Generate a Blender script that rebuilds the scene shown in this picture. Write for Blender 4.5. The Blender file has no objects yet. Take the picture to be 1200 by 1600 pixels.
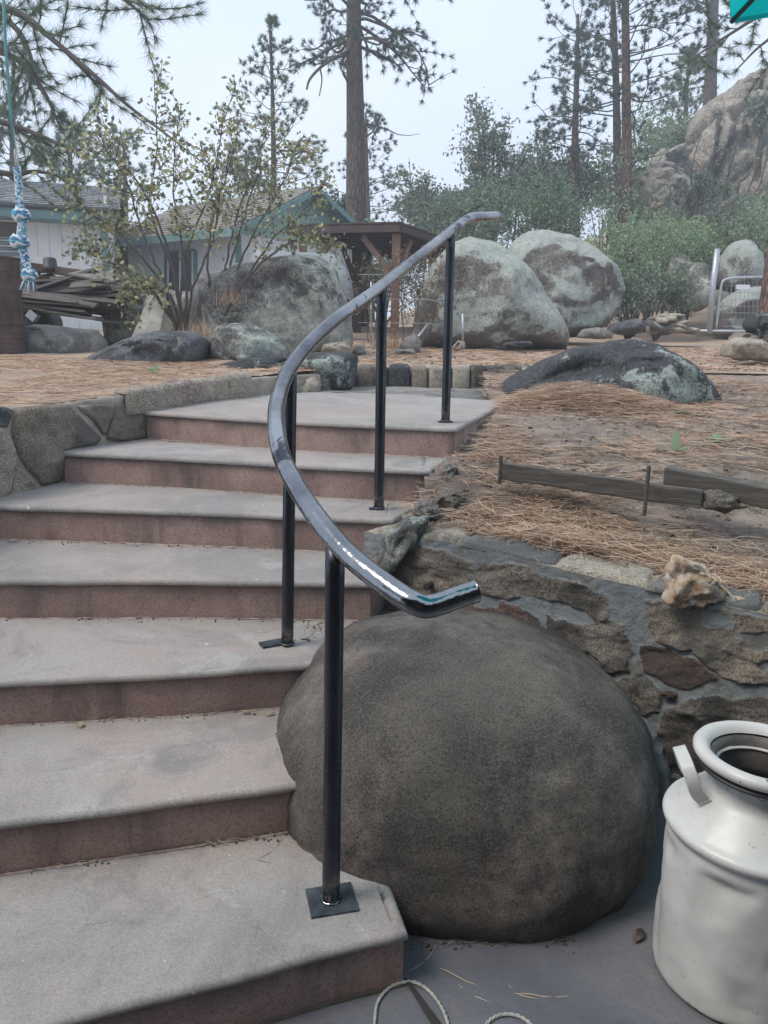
import bpy, bmesh, math, random
import numpy as np
from mathutils import Vector, Matrix, noise, Euler
PI = math.pi
R = math.radians
C = bpy.context.scene.collection
SC = bpy.context.scene
random.seed(7)
rng = np.random.default_rng(7)

# ------------------------------------------------------------------ camera, sky, sun, exposure
PITCH, ROLL, EYE, FPX = R(13.2), R(1.09), 1.5, 1200.0
cam = bpy.data.cameras.new('camera'); cam_o = bpy.data.objects.new('camera', cam); C.objects.link(cam_o)
cam.sensor_fit = 'VERTICAL'; cam.sensor_height = 32; cam.lens = 24; cam.clip_start = .05; cam.clip_end = 600
fwd = Vector((0, math.cos(PITCH), -math.sin(PITCH))); up0 = Vector((0, math.sin(PITCH), math.cos(PITCH))); rt0 = Vector((1, 0, 0))
rt = rt0*math.cos(ROLL) + up0*math.sin(ROLL); up = up0*math.cos(ROLL) - rt0*math.sin(ROLL)
m = Matrix((rt, up, -fwd)).transposed().to_4x4(); m.translation = (0, 0, EYE); cam_o.matrix_world = m
SC.camera = cam_o

SUN_EL, SUN_AZ = 55, 250          # degrees; azimuth clockwise from +Y: high behind the camera, slightly left
w = bpy.data.worlds.new('World'); SC.world = w; w.use_nodes = True
nt = w.node_tree; N = nt.nodes; L = nt.links
for n in list(N): N.remove(n)
out = N.new('ShaderNodeOutputWorld'); bg = N.new('ShaderNodeBackground'); sky = N.new('ShaderNodeTexSky')
sky.sky_type = 'NISHITA'; sky.sun_disc = False; sky.sun_elevation = R(SUN_EL); sky.sun_rotation = R(SUN_AZ)
sky.air_density = 1.0; sky.dust_density = 3.0; sky.ozone_density = 1.0; sky.altitude = 1500
mix = N.new('ShaderNodeMix'); mix.data_type = 'RGBA'; mix.inputs[0].default_value = .82
tc = N.new('ShaderNodeTexCoord'); mp = N.new('ShaderNodeMapping'); mp.inputs['Scale'].default_value = (1, 1, 3.2)
cn = N.new('ShaderNodeTexNoise'); cn.inputs['Scale'].default_value = 1.7; cn.inputs['Detail'].default_value = 5
cr = N.new('ShaderNodeValToRGB'); cr.color_ramp.elements[0].position = .3; cr.color_ramp.elements[1].position = .75
cr.color_ramp.elements[0].color = (6.4, 7.7, 9.5, 1); cr.color_ramp.elements[1].color = (8.2, 8.9, 9.9, 1)
L.new(tc.outputs['Generated'], mp.inputs['Vector']); L.new(mp.outputs[0], cn.inputs['Vector']); L.new(cn.outputs[0], cr.inputs[0])
L.new(sky.outputs[0], mix.inputs[6]); L.new(cr.outputs[0], mix.inputs[7]); L.new(mix.outputs[2], bg.inputs[0])
bg.inputs[1].default_value = .084; L.new(bg.outputs[0], out.inputs[0])
sun = bpy.data.lights.new('sun', 'SUN'); sun.energy = 1.5; sun.angle = R(22); sun.color = (1, .93, .84)
sun_o = bpy.data.objects.new('sun', sun); C.objects.link(sun_o)
sd = Vector((math.sin(R(SUN_AZ))*math.cos(R(SUN_EL)), math.cos(R(SUN_AZ))*math.cos(R(SUN_EL)), math.sin(R(SUN_EL))))
sun_o.rotation_euler = sd.to_track_quat('Z', 'Y').to_euler(); sun_o.location = (0, 0, 30)
SC.view_settings.view_transform = 'Standard'; SC.view_settings.look = 'None'; SC.view_settings.gamma = 1
SC.view_settings.use_curve_mapping = False; SC.view_settings.exposure = .78
SC.render.engine = 'CYCLES'
SC.cycles.max_bounces = 6; SC.cycles.diffuse_bounces = 3; SC.cycles.glossy_bounces = 3; SC.cycles.transmission_bounces = 4
SC.cycles.volume_bounces = 0; SC.cycles.transparent_max_bounces = 8
SC.cycles.use_denoising = True

# ------------------------------------------------------------------ helpers: real-world positions
def flip(o_):
    bm = bmesh.new(); bm.from_mesh(o_.data); bmesh.ops.recalc_face_normals(bm, faces=bm.faces); bm.to_mesh(o_.data); bm.free()
def ray(px, py):
    u = px-600; v = 800-py; c, s = math.cos(ROLL), math.sin(ROLL); u, v = c*u-s*v, s*u+c*v
    return Vector((u/FPX, math.cos(PITCH)+v/FPX*math.sin(PITCH), -math.sin(PITCH)+v/FPX*math.cos(PITCH)))
def Wp(px, py, Y):
    d = ray(px, py); t = Y/d.y; return Vector((d.x*t, Y, EYE+d.z*t))
def Zp(px, py, z):
    d = ray(px, py); t = (z-EYE)/d.z; return Vector((d.x*t, d.y*t, z))
def tag(o, label=None, cat=None, group=None, kind=None):
    if label: o['label'] = label
    if cat: o['category'] = cat
    if group: o['group'] = group
    if kind: o['kind'] = kind
    return o
def thing(name, label, cat, loc, group=None):
    o = bpy.data.objects.new(name, None); C.objects.link(o); o.location = loc; o.empty_display_size = .1
    return tag(o, label, cat, group)
def link_mesh(name, me, mat, parent=None, loc=None, smooth=False):
    """mesh in world coordinates -> object with its origin at loc (or at its parent's origin)"""
    o = bpy.data.objects.new(name, me); C.objects.link(o)
    org = Vector(loc) if loc is not None else (world_loc(parent) if parent else Vector((0, 0, 0)))
    if org.length > 0: me.transform(Matrix.Translation(-org))
    if parent: o.parent = parent; o.location = org - world_loc(parent)
    else: o.location = org
    for mm in (mat if isinstance(mat, (list, tuple)) else [mat]): me.materials.append(mm)
    if smooth: me.shade_smooth()
    me.update()
    return o
def world_loc(o):
    v = Vector((0, 0, 0))
    while o is not None: v = v + o.location; o = o.parent
    return v
def np_mesh(verts, faces, name='m'):
    verts = np.asarray(verts, dtype=np.float32); faces = np.asarray(faces, dtype=np.int32); k = faces.shape[1]
    me = bpy.data.meshes.new(name); me.vertices.add(len(verts)); me.vertices.foreach_set('co', verts.ravel())
    me.loops.add(faces.size); me.loops.foreach_set('vertex_index', faces.ravel())
    me.polygons.add(len(faces)); me.polygons.foreach_set('loop_start', np.arange(0, faces.size, k, dtype=np.int32))
    me.update(calc_edges=True); return me
class MB:
    def __init__(s): s.v = []; s.f = []
    def add(s, vs, fs):
        n = len(s.v); s.v += [tuple(v) for v in vs]; s.f += [tuple(i+n for i in f) for f in fs]; return s
    def box(s, c, d, rot=None, jit=0):
        vs = []
        for x in (-.5, .5):
            for y in (-.5, .5):
                for z in (-.5, .5):
                    v = Vector((x*d[0], y*d[1], z*d[2]))
                    if jit: v += Vector((random.uniform(-1, 1), random.uniform(-1, 1), random.uniform(-1, 1)))*jit
                    if rot is not None: v = rot @ v
                    vs.append(v+Vector(c))
        return s.add(vs, [(0, 1, 3, 2), (4, 6, 7, 5), (0, 4, 5, 1), (2, 3, 7, 6), (0, 2, 6, 4), (1, 5, 7, 3)])
    def beam(s, a, b, wd, ht, upv=(0, 0, 1)):
        a = Vector(a); b = Vector(b); d = (b-a); ln = d.length; x = d.normalized(); y = Vector(upv).cross(x)
        if y.length < 1e-4: y = Vector((0, 1, 0))
        y.normalize(); z = x.cross(y); return s.box((a+b)/2, (ln, wd, ht), Matrix((x, y, z)).transposed())
    def tube(s, pts, rads, n=8, cap=True, wob=0):
        pts = [Vector(p) for p in pts]; k = len(pts)
        if not hasattr(rads, '__len__'): rads = [rads]*k
        vs = []; fs = []; prev = None
        for i, p in enumerate(pts):
            t = (pts[min(i+1, k-1)]-pts[max(i-1, 0)]).normalized()
            if prev is None:
                a = Vector((0, 0, 1)) if abs(t.z) < .9 else Vector((1, 0, 0)); u = t.cross(a).normalized()
            else: u = (prev - t*prev.dot(t)).normalized()
            prev = u; w_ = t.cross(u)
            for j in range(n):
                an = 2*PI*j/n; r = rads[i]*(1+(random.uniform(-wob, wob) if wob else 0))
                vs.append(p+u*(math.cos(an)*r)+w_*(math.sin(an)*r))
        for i in range(k-1):
            for j in range(n):
                a = i*n+j; b = i*n+(j+1) % n; fs.append((a, b, b+n, a+n))
        if cap: fs.append(tuple(range(n-1, -1, -1))); fs.append(tuple((k-1)*n+j for j in range(n)))
        return s.add(vs, fs)
    def lathe(s, prof, c=(0, 0, 0), n=48, fn=None):
        vs = []; fs = []
        for i, (r, z) in enumerate(prof):
            for j in range(n):
                a = 2*PI*j/n; rr = r + (fn(a, z) if fn else 0); vs.append((c[0]+rr*math.cos(a), c[1]+rr*math.sin(a), c[2]+z))
        for i in range(len(prof)-1):
            for j in range(n):
                a = i*n+j; b = i*n+(j+1) % n; fs.append((a, b, b+n, a+n))
        return s.add(vs, fs)
    def mesh(s, name='m'):
        me = bpy.data.meshes.new(name); me.from_pydata(s.v, [], s.f); me.update(); return me
    def build(s, name, mat, parent=None, loc=None, smooth=False, bevel=0):
        o = link_mesh(name, s.mesh(name), mat, parent, loc, smooth)
        if bevel:
            b = o.modifiers.new('bevel', 'BEVEL'); b.width = bevel; b.segments = 2; b.limit_method = 'ANGLE'
        return o
def catmull(pts, n=8):
    P = [Vector(p) for p in pts]; P = [P[0]*2-P[1]] + P + [P[-1]*2-P[-2]]; res = []
    for i in range(1, len(P)-2):
        for k in range(n):
            t = k/n; a, b, c, d = P[i-1:i+3]
            res.append(.5*((2*b)+(c-a)*t+(2*a-5*b+4*c-d)*t*t+(3*b-a-3*c+d)*t**3))
    res.append(P[-2]); return res
def fbm(p, o=4): return noise.fractal(p, 1.0, 2.0, o)

# ------------------------------------------------------------------ materials
class NT:
    def __init__(s, name, rough=.8, metal=0):
        s.m = bpy.data.materials.new(name); s.m.use_nodes = True; s.t = s.m.node_tree; s.b = s.t.nodes['Principled BSDF']
        s.b.inputs['Roughness'].default_value = rough; s.b.inputs['Metallic'].default_value = metal
        s.co = s.t.nodes.new('ShaderNodeTexCoord').outputs['Object']
    def link(s, a, b): s.t.links.new(a, b)
    def map(s, scale=(1, 1, 1), rot=(0, 0, 0)):
        n = s.t.nodes.new('ShaderNodeMapping'); n.inputs['Scale'].default_value = scale; n.inputs['Rotation'].default_value = rot; s.link(s.co, n.inputs[0]); return n.outputs[0]
    def noise(s, sc, det=6, rough=.6, vec=None, dist=0):
        n = s.t.nodes.new('ShaderNodeTexNoise'); n.inputs['Scale'].default_value = sc; n.inputs['Detail'].default_value = det
        n.inputs['Roughness'].default_value = rough; n.inputs['Distortion'].default_value = dist; s.link(vec or s.co, n.inputs['Vector']); return n.outputs[0]
    def voro(s, sc, feat='F1', vec=None, out='Distance'):
        n = s.t.nodes.new('ShaderNodeTexVoronoi'); n.feature = feat; n.inputs['Scale'].default_value = sc; s.link(vec or s.co, n.inputs['Vector']); return n.outputs[out]
    def wave(s, sc, dist=2, vec=None, det=3):
        n = s.t.nodes.new('ShaderNodeTexWave'); n.inputs['Scale'].default_value = sc; n.inputs['Distortion'].default_value = dist; n.inputs['Detail'].default_value = det
        s.link(vec or s.co, n.inputs['Vector']); return n.outputs['Fac']
    def ramp(s, x, stops):
        n = s.t.nodes.new('ShaderNodeValToRGB'); e = n.color_ramp.elements
        while len(e) < len(stops): e.new(.5)
        for i, (p, c) in enumerate(stops):
            e[i].position = p; e[i].color = (c, c, c, 1) if not hasattr(c, '__len__') else (*c, 1)
        s.link(x, n.inputs[0]); return n.outputs[0]
    def mix(s, f, a, b, mode='MIX'):
        n = s.t.nodes.new('ShaderNodeMix'); n.data_type = 'RGBA'; n.blend_type = mode
        for v, i in ((f, 0), (a, 6), (b, 7)):
            if hasattr(v, 'is_linked'): s.link(v, n.inputs[i])
            elif hasattr(v, '__len__'): n.inputs[i].default_value = (*v, 1)
            else: n.inputs[i].default_value = v if i == 0 else (v, v, v, 1)
        return n.outputs[2]
    def math(s, op, a, b=0):
        n = s.t.nodes.new('ShaderNodeMath'); n.operation = op
        for v, i in ((a, 0), (b, 1)):
            if hasattr(v, 'is_linked'): s.link(v, n.inputs[i])
            else: n.inputs[i].default_value = v
        return n.outputs[0]
    def rand(s):
        n = s.t.nodes.new('ShaderNodeNewGeometry'); return n.outputs['Random Per Island']
    def orand(s):
        n = s.t.nodes.new('ShaderNodeObjectInfo'); return n.outputs['Random']
    def sep(s, vec=None):
        n = s.t.nodes.new('ShaderNodeSeparateXYZ'); s.link(vec or s.co, n.inputs[0]); return n.outputs
    def nz(s):
        g = s.t.nodes.new('ShaderNodeNewGeometry'); return s.sep(g.outputs['Normal'])[2]
    def color(s, c):
        if hasattr(c, 'is_linked'): s.link(c, s.b.inputs['Base Color'])
        else: s.b.inputs['Base Color'].default_value = (*c, 1)
        return s
    def rough(s, c): s.link(c, s.b.inputs['Roughness']); return s
    def bump(s, h, strength=.5, dist=.01):
        n = s.t.nodes.new('ShaderNodeBump'); n.inputs['Strength'].default_value = strength; n.inputs['Distance'].default_value = dist
        s.link(h, n.inputs['Height'])
        if s.b.inputs['Normal'].is_linked: s.link(s.b.inputs['Normal'].links[0].from_socket, n.inputs['Normal'])
        s.link(n.outputs[0], s.b.inputs['Normal']); return s
def plain(name, col, rough=.7, metal=0, var=.12, sc=8, bump=.15):
    n = NT(name, rough, metal); x = n.noise(sc); dk = tuple(c*(1-var*2) for c in col); lt = tuple(min(1, c*(1+var)) for c in col)
    n.color(n.ramp(x, [(.3, dk), (.7, lt)]))
    if bump: n.bump(n.noise(sc*6), bump, .004)
    return n.m
def mix3(n, sc, a, b, c=None, det=8, rg=.65):
    return n.ramp(n.noise(sc, det, rg), [(.36, a), (.52, b), (.66, c or b)])
def rock_mat(name, a, b, c, lichen=(.40, .46, .38), lam=.0, stain=(.05, .05, .052), sam=.3, grain=55, sc=3, top=0, bump=.5, l2=None, scl=1, pt=9):
    n = NT(name, .9)
    col = mix3(n, sc, a, b, c, det=10, rg=.75)
    col = n.mix(n.ramp(n.noise(sc*.35, 3, .5), [(.38, .45), (.6, 0)]), col, tuple(x*.55 for x in b))
    col = n.mix(n.ramp(n.noise(grain, 3, .8), [(.44, 0), (.60, .6)]), col, tuple(min(1, x*1.75) for x in b))
    col = n.mix(n.ramp(n.noise(grain*1.7, 2, .8), [(.50, 0), (.62, .8)]), col, tuple(x*.28 for x in a))
    if sam:
        f = n.math('ADD', n.math('MULTIPLY', n.noise(sc*.55, 4, .6, dist=.5), .62), n.math('MULTIPLY', n.noise(pt*.8, 8, .8), .38))
        col = n.mix(n.ramp(f, [(.60-sam*.27, 0), (.655-sam*.22, .85)]), col, stain)
    if lam:
        f = n.math('ADD', n.math('MULTIPLY', n.noise(sc*.6*scl, 3, .5), .5), n.math('MULTIPLY', n.noise(pt, 10, .82, dist=.25), .5))
        if top: f = n.math('ADD', f, n.math('MULTIPLY', n.nz(), top))
        lf = n.ramp(f, [(.615-lam*.22, 0), (.632-lam*.20, .92)])
        lc = n.mix(n.ramp(n.noise(pt*1.7, 6, .7), [(.42, 0), (.58, 1)]), lichen, l2 or tuple(x*.6 for x in lichen))
        lc = n.mix(n.ramp(n.noise(pt*5, 4, .8), [(.50, 0), (.62, .8)]), lc, tuple(x*.8 for x in b))
        col = n.mix(lf, col, lc)
        if bump: n.bump(lf, .4, .004)
    n.color(col)
    n.bump(n.noise(sc*1.1, 12, .72), bump, .10); n.bump(n.noise(grain*.5, 6, .85), bump*.9, .012)
    return n.m
def leaf_mat(name, cols, trans=.3, rough=.6):
    n = NT(name, rough)
    k = len(cols); n_r = n.rand(); col = n.ramp(n_r, [((i+.5)/k, c) for i, c in enumerate(cols)])
    n.color(col)
    tr = n.t.nodes.new('ShaderNodeBsdfTranslucent'); n.link(col, tr.inputs[0]); ms = n.t.nodes.new('ShaderNodeMixShader'); ms.inputs[0].default_value = trans
    n.link(n.b.outputs[0], ms.inputs[1]); n.link(tr.outputs[0], ms.inputs[2]); n.link(ms.outputs[0], n.t.nodes['Material Output'].inputs[0])
    return n.m
M = {}
def mk_materials():
    # worn grey concrete treads
    n = NT('tread_concrete', .85)
    c = n.ramp(n.noise(2.2, 9, .7, dist=.5), [(.3, (.225, .21, .20)), (.5, (.315, .30, .285)), (.68, (.40, .38, .36))])
    c = n.mix(n.ramp(n.noise(1.3, 7, .7), [(.42, 0), (.62, .65)]), c, (.37, .285, .255))
    c = n.mix(n.ramp(n.noise(.9, 9, .78, dist=.8), [(.50, 0), (.60, .55)]), c, (.175, .165, .16))
    c = n.mix(n.ramp(n.noise(3.1, 9, .78, dist=1.2), [(.58, 0), (.63, .4)]), c, (.44, .43, .41))
    c = n.mix(n.ramp(n.noise(5, 8, .75, dist=.8), [(.54, 0), (.68, .55)]), c, (.15, .15, .16))
    c = n.mix(n.ramp(n.noise(140, 3, .8), [(.46, 0), (.66, .48)]), c, (.13, .125, .12))
    c = n.mix(n.ramp(n.noise(230, 2, .8), [(.52, 0), (.66, .35)]), c, (.48, .46, .44))
    c = n.mix(n.ramp(n.voro(38), [(.03, .7), (.07, 0)]), c, (.09, .08, .07))
    c = n.mix(n.ramp(n.noise(26, 1, .5), [(.80, 0), (.81, .7)]), c, (.6, .6, .6))
    n.color(c); n.bump(n.noise(8, 8, .7), .25, .02); n.bump(n.noise(200, 3, .8), .3, .002); M['tread'] = n.m
    # reddish risers with dark runs
    n = NT('riser_concrete', .85)
    c = n.ramp(n.noise(3, 9, .7), [(.32, (.27, .18, .155)), (.5, (.385, .255, .220)), (.68, (.47, .33, .29))])
    v = n.map((1, 1, .22)); c = n.mix(n.ramp(n.noise(3.2, 8, .7, v, .4), [(.50, 0), (.66, .8)]), c, (.085, .072, .065))
    v = n.map((.5, .5, 14)); c = n.mix(n.ramp(n.noise(5, 5, .7, v), [(.5, 0), (.7, .35)]), c, (.36, .275, .245))
    c = n.mix(n.ramp(n.noise(130, 3, .8), [(.45, 0), (.66, .6)]), c, (.11, .08, .07))
    c = n.mix(n.ramp(n.voro(30), [(.03, .7), (.06, 0)]), c, (.06, .05, .045))
    sz = n.math('FRACT', n.math('MULTIPLY', n.math('ADD', n.sep()[2], .001), 1/.15))
    sz = n.math('ADD', sz, n.math('MULTIPLY', n.math('SUBTRACT', n.noise(7, 6), .5), 1.3))
    c = n.mix(n.ramp(sz, [(.55, 0), (1.0, .7)]), c, (.12, .10, .088))        # grime runs down from the nosing
    n.color(c); n.bump(n.noise(9, 8, .7), .3, .02); n.bump(n.noise(180, 3, .8), .3, .002); M['riser'] = n.m
    n = NT('mortar_bead', .9); n.color(mix3(n, 30, (.20, .15, .13), (.36, .28, .25), (.46, .37, .34))); M['bead'] = n.m
    # dark patio slab
    n = NT('patio_concrete', .65)
    c = n.ramp(n.noise(2.0, 8, .65, dist=.6), [(.3, (.085, .085, .10)), (.52, (.125, .125, .145)), (.7, (.18, .175, .185))])
    c = n.mix(n.ramp(n.noise(4, 6, .7, dist=1), [(.58, 0), (.68, .35)]), c, (.24, .18, .15))
    c = n.mix(n.ramp(n.noise(90, 3, .8), [(.5, 0), (.7, .4)]), c, (.055, .055, .06)); n.color(c)
    n.bump(n.noise(5, 8, .7), .3, .02); n.bump(n.noise(120, 3, .8), .3, .003); M['patio'] = n.m
    M['gap'] = plain('joint_dirt', (.035, .03, .027), .95)
    M['dirt'] = plain('dirt_line', (.07, .06, .05), .95, sc=30)
    # soil
    n = NT('soil', .95)
    c = mix3(n, 3.2, (.17, .135, .115), (.27, .215, .18), (.36, .285, .24))
    c = n.mix(n.ramp(n.noise(45, 4, .8), [(.5, 0), (.66, .6)]), c, (.08, .06, .05))
    c = n.mix(n.ramp(n.noise(70, 2, .7), [(.62, 0), (.70, .7)]), c, (.40, .30, .23)); n.color(c)
    n.bump(n.noise(22, 8, .8), .6, .02); n.bump(n.noise(120, 3, .8), .5, .004); M['soil'] = n.m
    # ground covered in needle litter, farther off
    n = NT('needle_litter', .95)
    c = mix3(n, 1.3, (.25, .18, .135), (.40, .30, .225), (.47, .36, .28))
    vv = n.map((1, 1.4, 1)); c = n.mix(n.ramp(n.noise(70, 6, .8, vv, .3), [(.40, 0), (.62, .8)]), c, (.50, .37, .28))
    c = n.mix(n.ramp(n.noise(36, 4, .8, dist=1), [(.54, 0), (.66, .7)]), c, (.16, .12, .10))
    c = n.mix(n.ramp(n.noise(.9, 6, .7), [(.55, 0), (.68, .7)]), c, (.20, .185, .13)); n.color(c)
    n.bump(n.noise(30, 8, .8, dist=1), .7, .03); M['litter'] = n.m
    M['dry_needle'] = leaf_mat('dry_needles', [(.25, .155, .105), (.44, .27, .175), (.55, .355, .235), (.60, .42, .29), (.48, .34, .24), (.33, .255, .205), (.64, .50, .37)], .1)
    M['dark_needle'] = leaf_mat('old_needles', [(.10, .072, .055), (.15, .105, .08), (.20, .145, .11), (.26, .19, .14)], .1)
    M['pale_needle'] = leaf_mat('pale_needles', [(.30, .23, .16), (.42, .33, .235)], .1)
    # rocks
    n = NT('dark_granite', .92)
    c = n.ramp(n.math('ADD', n.math('MULTIPLY', n.noise(4.2, 5, .55, dist=.5), .62), n.math('MULTIPLY', n.noise(26, 8, .75), .38)), [(.39, (.040, .036, .033)), (.46, (.088, .075, .067)), (.53, (.172, .147, .130)), (.62, (.30, .258, .226))])
    c = n.mix(n.ramp(n.noise(1.6, 6, .6, dist=.6), [(.38, .85), (.52, 0)]), c, (.040, .037, .035))
    c = n.mix(n.ramp(n.noise(1.5, 6, .6, n.map((1, 1, .8), (.4, 1, .2))), [(.50, 0), (.62, .6)]), c, (.25, .218, .182))
    c = n.mix(n.ramp(n.noise(150, 3, .8), [(.46, 0), (.66, .6)]), c, (.27, .245, .215)); c = n.mix(n.ramp(n.noise(190, 3, .8), [(.50, 0), (.62, .75)]), c, (.022, .020, .019))
    c = n.mix(n.ramp(n.noise(4.3, 5, .6), [(.66, 0), (.72, .5)]), c, (.22, .125, .085))
    c = n.mix(n.ramp(n.voro(9), [(.02, .8), (.035, 0)]), c, (.55, .53, .50))
    c = n.mix(n.ramp(n.math('ADD', n.sep()[2], n.math('MULTIPLY', n.math('SUBTRACT', n.noise(9, 6), .5), .12)), [(.225, .75), (.27, 0)]), c, (.045, .040, .032))   # uneven dark band at the foot
    n.color(c); n.bump(n.noise(7, 12, .78), .8, .035); n.bump(n.noise(60, 5, .85), .8, .008); M['boulder'] = n.m
    M['grey_lichen'] = rock_mat('lichen_granite', (.13, .125, .12), (.23, .22, .20), (.33, .31, .28), lichen=(.42, .45, .40), lam=.45, top=.05, sam=.65, stain=(.075, .075, .08), grain=30, sc=1.5, bump=.8, l2=(.26, .31, .27), pt=11)
    M['lichen_pale'] = rock_mat('pale_lichen_granite', (.16, .145, .13), (.27, .245, .215), (.36, .32, .275), lichen=(.40, .43, .385), lam=.56, top=.14, sam=.75, stain=(.11, .10, .095), grain=22, sc=.9, bump=.8, l2=(.30, .34, .31), pt=5)
    M['streaked'] = rock_mat('streaked_granite', (.17, .16, .148), (.29, .275, .25), (.41, .385, .35), lichen=(.50, .51, .44), lam=.62, sam=.70, stain=(.07, .07, .075), grain=26, sc=1.3, bump=.9, pt=7)
    M['black_rock'] = rock_mat('black_lichen_rock', (.038, .039, .044), (.068, .069, .076), (.16, .16, .165), lichen=(.42, .44, .40), lam=.42, sam=.45, stain=(.026, .027, .031), grain=40, sc=2.0, bump=.8, l2=(.38, .46, .41), scl=.8, pt=8)
    M['bluegrey'] = rock_mat('blue_grey_rock', (.085, .09, .10), (.14, .145, .16), (.23, .235, .25), lam=.15, sam=.5, grain=36, sc=2.2, bump=.7)
    M['tan_rock'] = rock_mat('tan_rock', (.28, .24, .195), (.41, .36, .29), (.53, .47, .39), lam=0, sam=.45, stain=(.15, .13, .11), grain=105, sc=2.5, bump=.6)
    M['brown_rock'] = rock_mat('brown_sandstone', (.19, .155, .12), (.31, .255, .20), (.42, .355, .285), lam=0, sam=.42, stain=(.13, .12, .11), grain=110, sc=3, bump=.7)
    M['dark_stone'] = rock_mat('dark_wall_stone', (.18, .155, .13), (.29, .25, .21), (.39, .345, .295), lam=0, sam=.45, stain=(.06, .055, .05), grain=110, sc=5, bump=.9)
    M['red_rock'] = rock_mat('red_stone', (.14, .085, .068), (.215, .13, .105), (.27, .185, .155), lam=0, sam=.5, stain=(.09, .07, .06), grain=110, sc=5, bump=.8)
    M['pink_rock'] = rock_mat('pink_stone', (.26, .20, .17), (.38, .30, .26), (.45, .38, .33), lam=.1, sam=.3, grain=60, sc=4, bump=.7)
    M['outcrop'] = rock_mat('outcrop_rock', (.20, .18, .155), (.30, .26, .215), (.40, .325, .255), lichen=(.29, .32, .29), lam=.5, sam=.5, stain=(.16, .15, .14), grain=9, sc=.30, bump=1, pt=1.6)
    n = NT('quartz', .8); c = n.ramp(n.noise(16, 8, .75, dist=.8), [(.34, (.40, .20, .09)), (.46, (.60, .42, .27)), (.56, (.74, .64, .54)), (.7, (.80, .74, .67))]); n.color(c); n.bump(n.noise(30, 10, .8), .9, .02); M['quartz'] = n.m
    M['slab'] = rock_mat('slab_stone', (.19, .18, .17), (.29, .275, .25), (.38, .355, .32), lam=.2, sam=.55, stain=(.12, .12, .125), grain=75, sc=2.2, bump=.8)
    n = NT('blue_mortar', .9); c = mix3(n, 9, (.17, .18, .18), (.25, .27, .275), (.33, .35, .355)); n.color(c)
    n.bump(n.noise(9, 8, .8), .6, .03)
    n.bump(n.noise(30, 8, .8), .7, .012); M['mortar'] = n.m
    n = NT('brown_mortar', .95); c = mix3(n, 7, (.10, .09, .078), (.165, .15, .13), (.24, .22, .195)); c = n.mix(n.ramp(n.noise(4.5, 7, .75), [(.54, 0), (.58, .9)]), c, (.235, .25, .255)); n.color(c); n.bump(n.noise(10, 10, .8), .9, .04); n.bump(n.noise(60, 4, .8), .6, .006); M['brownmortar'] = n.m
    n = NT('blue_wall_mortar', .95); c = mix3(n, 7, (.22, .238, .248), (.31, .335, .35), (.39, .415, .43)); c = n.mix(n.ramp(n.noise(7, 9, .8), [(.50, 0), (.57, .85)]), c, (.22, .20, .17)); n.color(c); n.bump(n.noise(12, 10, .8), .9, .04); n.bump(n.noise(60, 4, .8), .6, .006); M['wallmortar'] = n.m
    n = NT('tan_mortar', .9); n.color(mix3(n, 9, (.22, .195, .16), (.33, .29, .24), (.42, .38, .32))); n.bump(n.noise(30, 8, .8), .7, .012); M['tanmortar'] = n.m
    # steel: polished rail with patches of dark mill scale; post blue-black
    n = NT('ground_steel', .22, 1)
    v = n.map((1, 1, 1)); pt = n.ramp(n.noise(5.0, 5, .65, v, .6), [(.60, 0), (.63, 1)])
    c = n.mix(n.ramp(n.noise(3, 6), [(.35, 0), (.65, 1)]), (.11, .118, .135), (.37, .375, .39)); c = n.mix(pt, c, (.055, .06, .075)); n.color(c)
    n.rough(n.ramp(n.noise(30, 4, .7), [(.3, .07), (.7, .20)])); n.bump(n.noise(11, 4), .22, .02); M['rail'] = n.m
    n = NT('mill_scale_steel', .32, .85)
    v = n.map((1, 1, .25)); c = n.ramp(n.noise(7, 6, .65, v), [(.35, (.035, .038, .045)), (.55, (.075, .082, .095)), (.72, (.15, .155, .165))])
    sz = n.ramp(n.sep()[2], [(0.02, 1), (.09, 0)]); c = n.mix(n.math('MULTIPLY', sz, .75), c, n.ramp(n.noise(35, 4, .8), [(.4, (.05, .05, .055)), (.6, (.36, .34, .30))])); n.color(c)
    n.rough(n.ramp(n.noise(20, 4), [(.3, .22), (.7, .42)])); M['post'] = n.m
    n = NT('plate_steel', .45, .7); n.color(mix3(n, 18, (.04, .048, .06), (.08, .095, .115), (.13, .15, .17))); n.bump(n.noise(60), .3, .003); M['plate'] = n.m
    # white enamel can
    n = NT('chipped_cream_paint', .38)
    c = n.ramp(n.noise(5, 6, .6), [(.35, (.50, .50, .475)), (.65, (.60, .60, .57))])
    c = n.mix(n.ramp(n.noise(9, 10, .85, dist=.3), [(.55, 0), (.72, .55)]), c, (.38, .36, .33))
    c = n.mix(n.ramp(n.noise(60, 3, .8), [(.66, 0), (.70, .65)]), c, (.20, .14, .10))
    zz = n.sep()[2]; e = n.math('ADD', n.math('MULTIPLY', n.math('SUBTRACT', n.noise(24, 8, .8), .5), .07), zz)
    c = n.mix(n.ramp(e, [(.006, 1), (.011, 0)]), c, (.26, .12, .07)); n.color(c)
    n.bump(n.noise(6, 2), .35, .03); n.bump(n.noise(90, 3), .08, .002); M['can'] = n.m
    n = NT('chipped_rim_paint', .4)
    c = n.ramp(n.noise(8, 5), [(.35, (.52, .50, .475)), (.65, (.60, .575, .55))])
    c = n.mix(n.ramp(n.noise(22, 10, .8), [(.62, 0), (.64, 1)]), c, (.16, .12, .10)); n.color(c); n.bump(n.noise(30), .2, .004); M['rim'] = n.m
    n = NT('can_inside', .6); n.color(mix3(n, 9, (.05, .045, .042), (.11, .10, .095), (.20, .15, .12))); M['inside'] = n.m
    M['cord'] = plain('white_cord', (.42, .42, .38), .7, sc=60, bump=.5)
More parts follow.
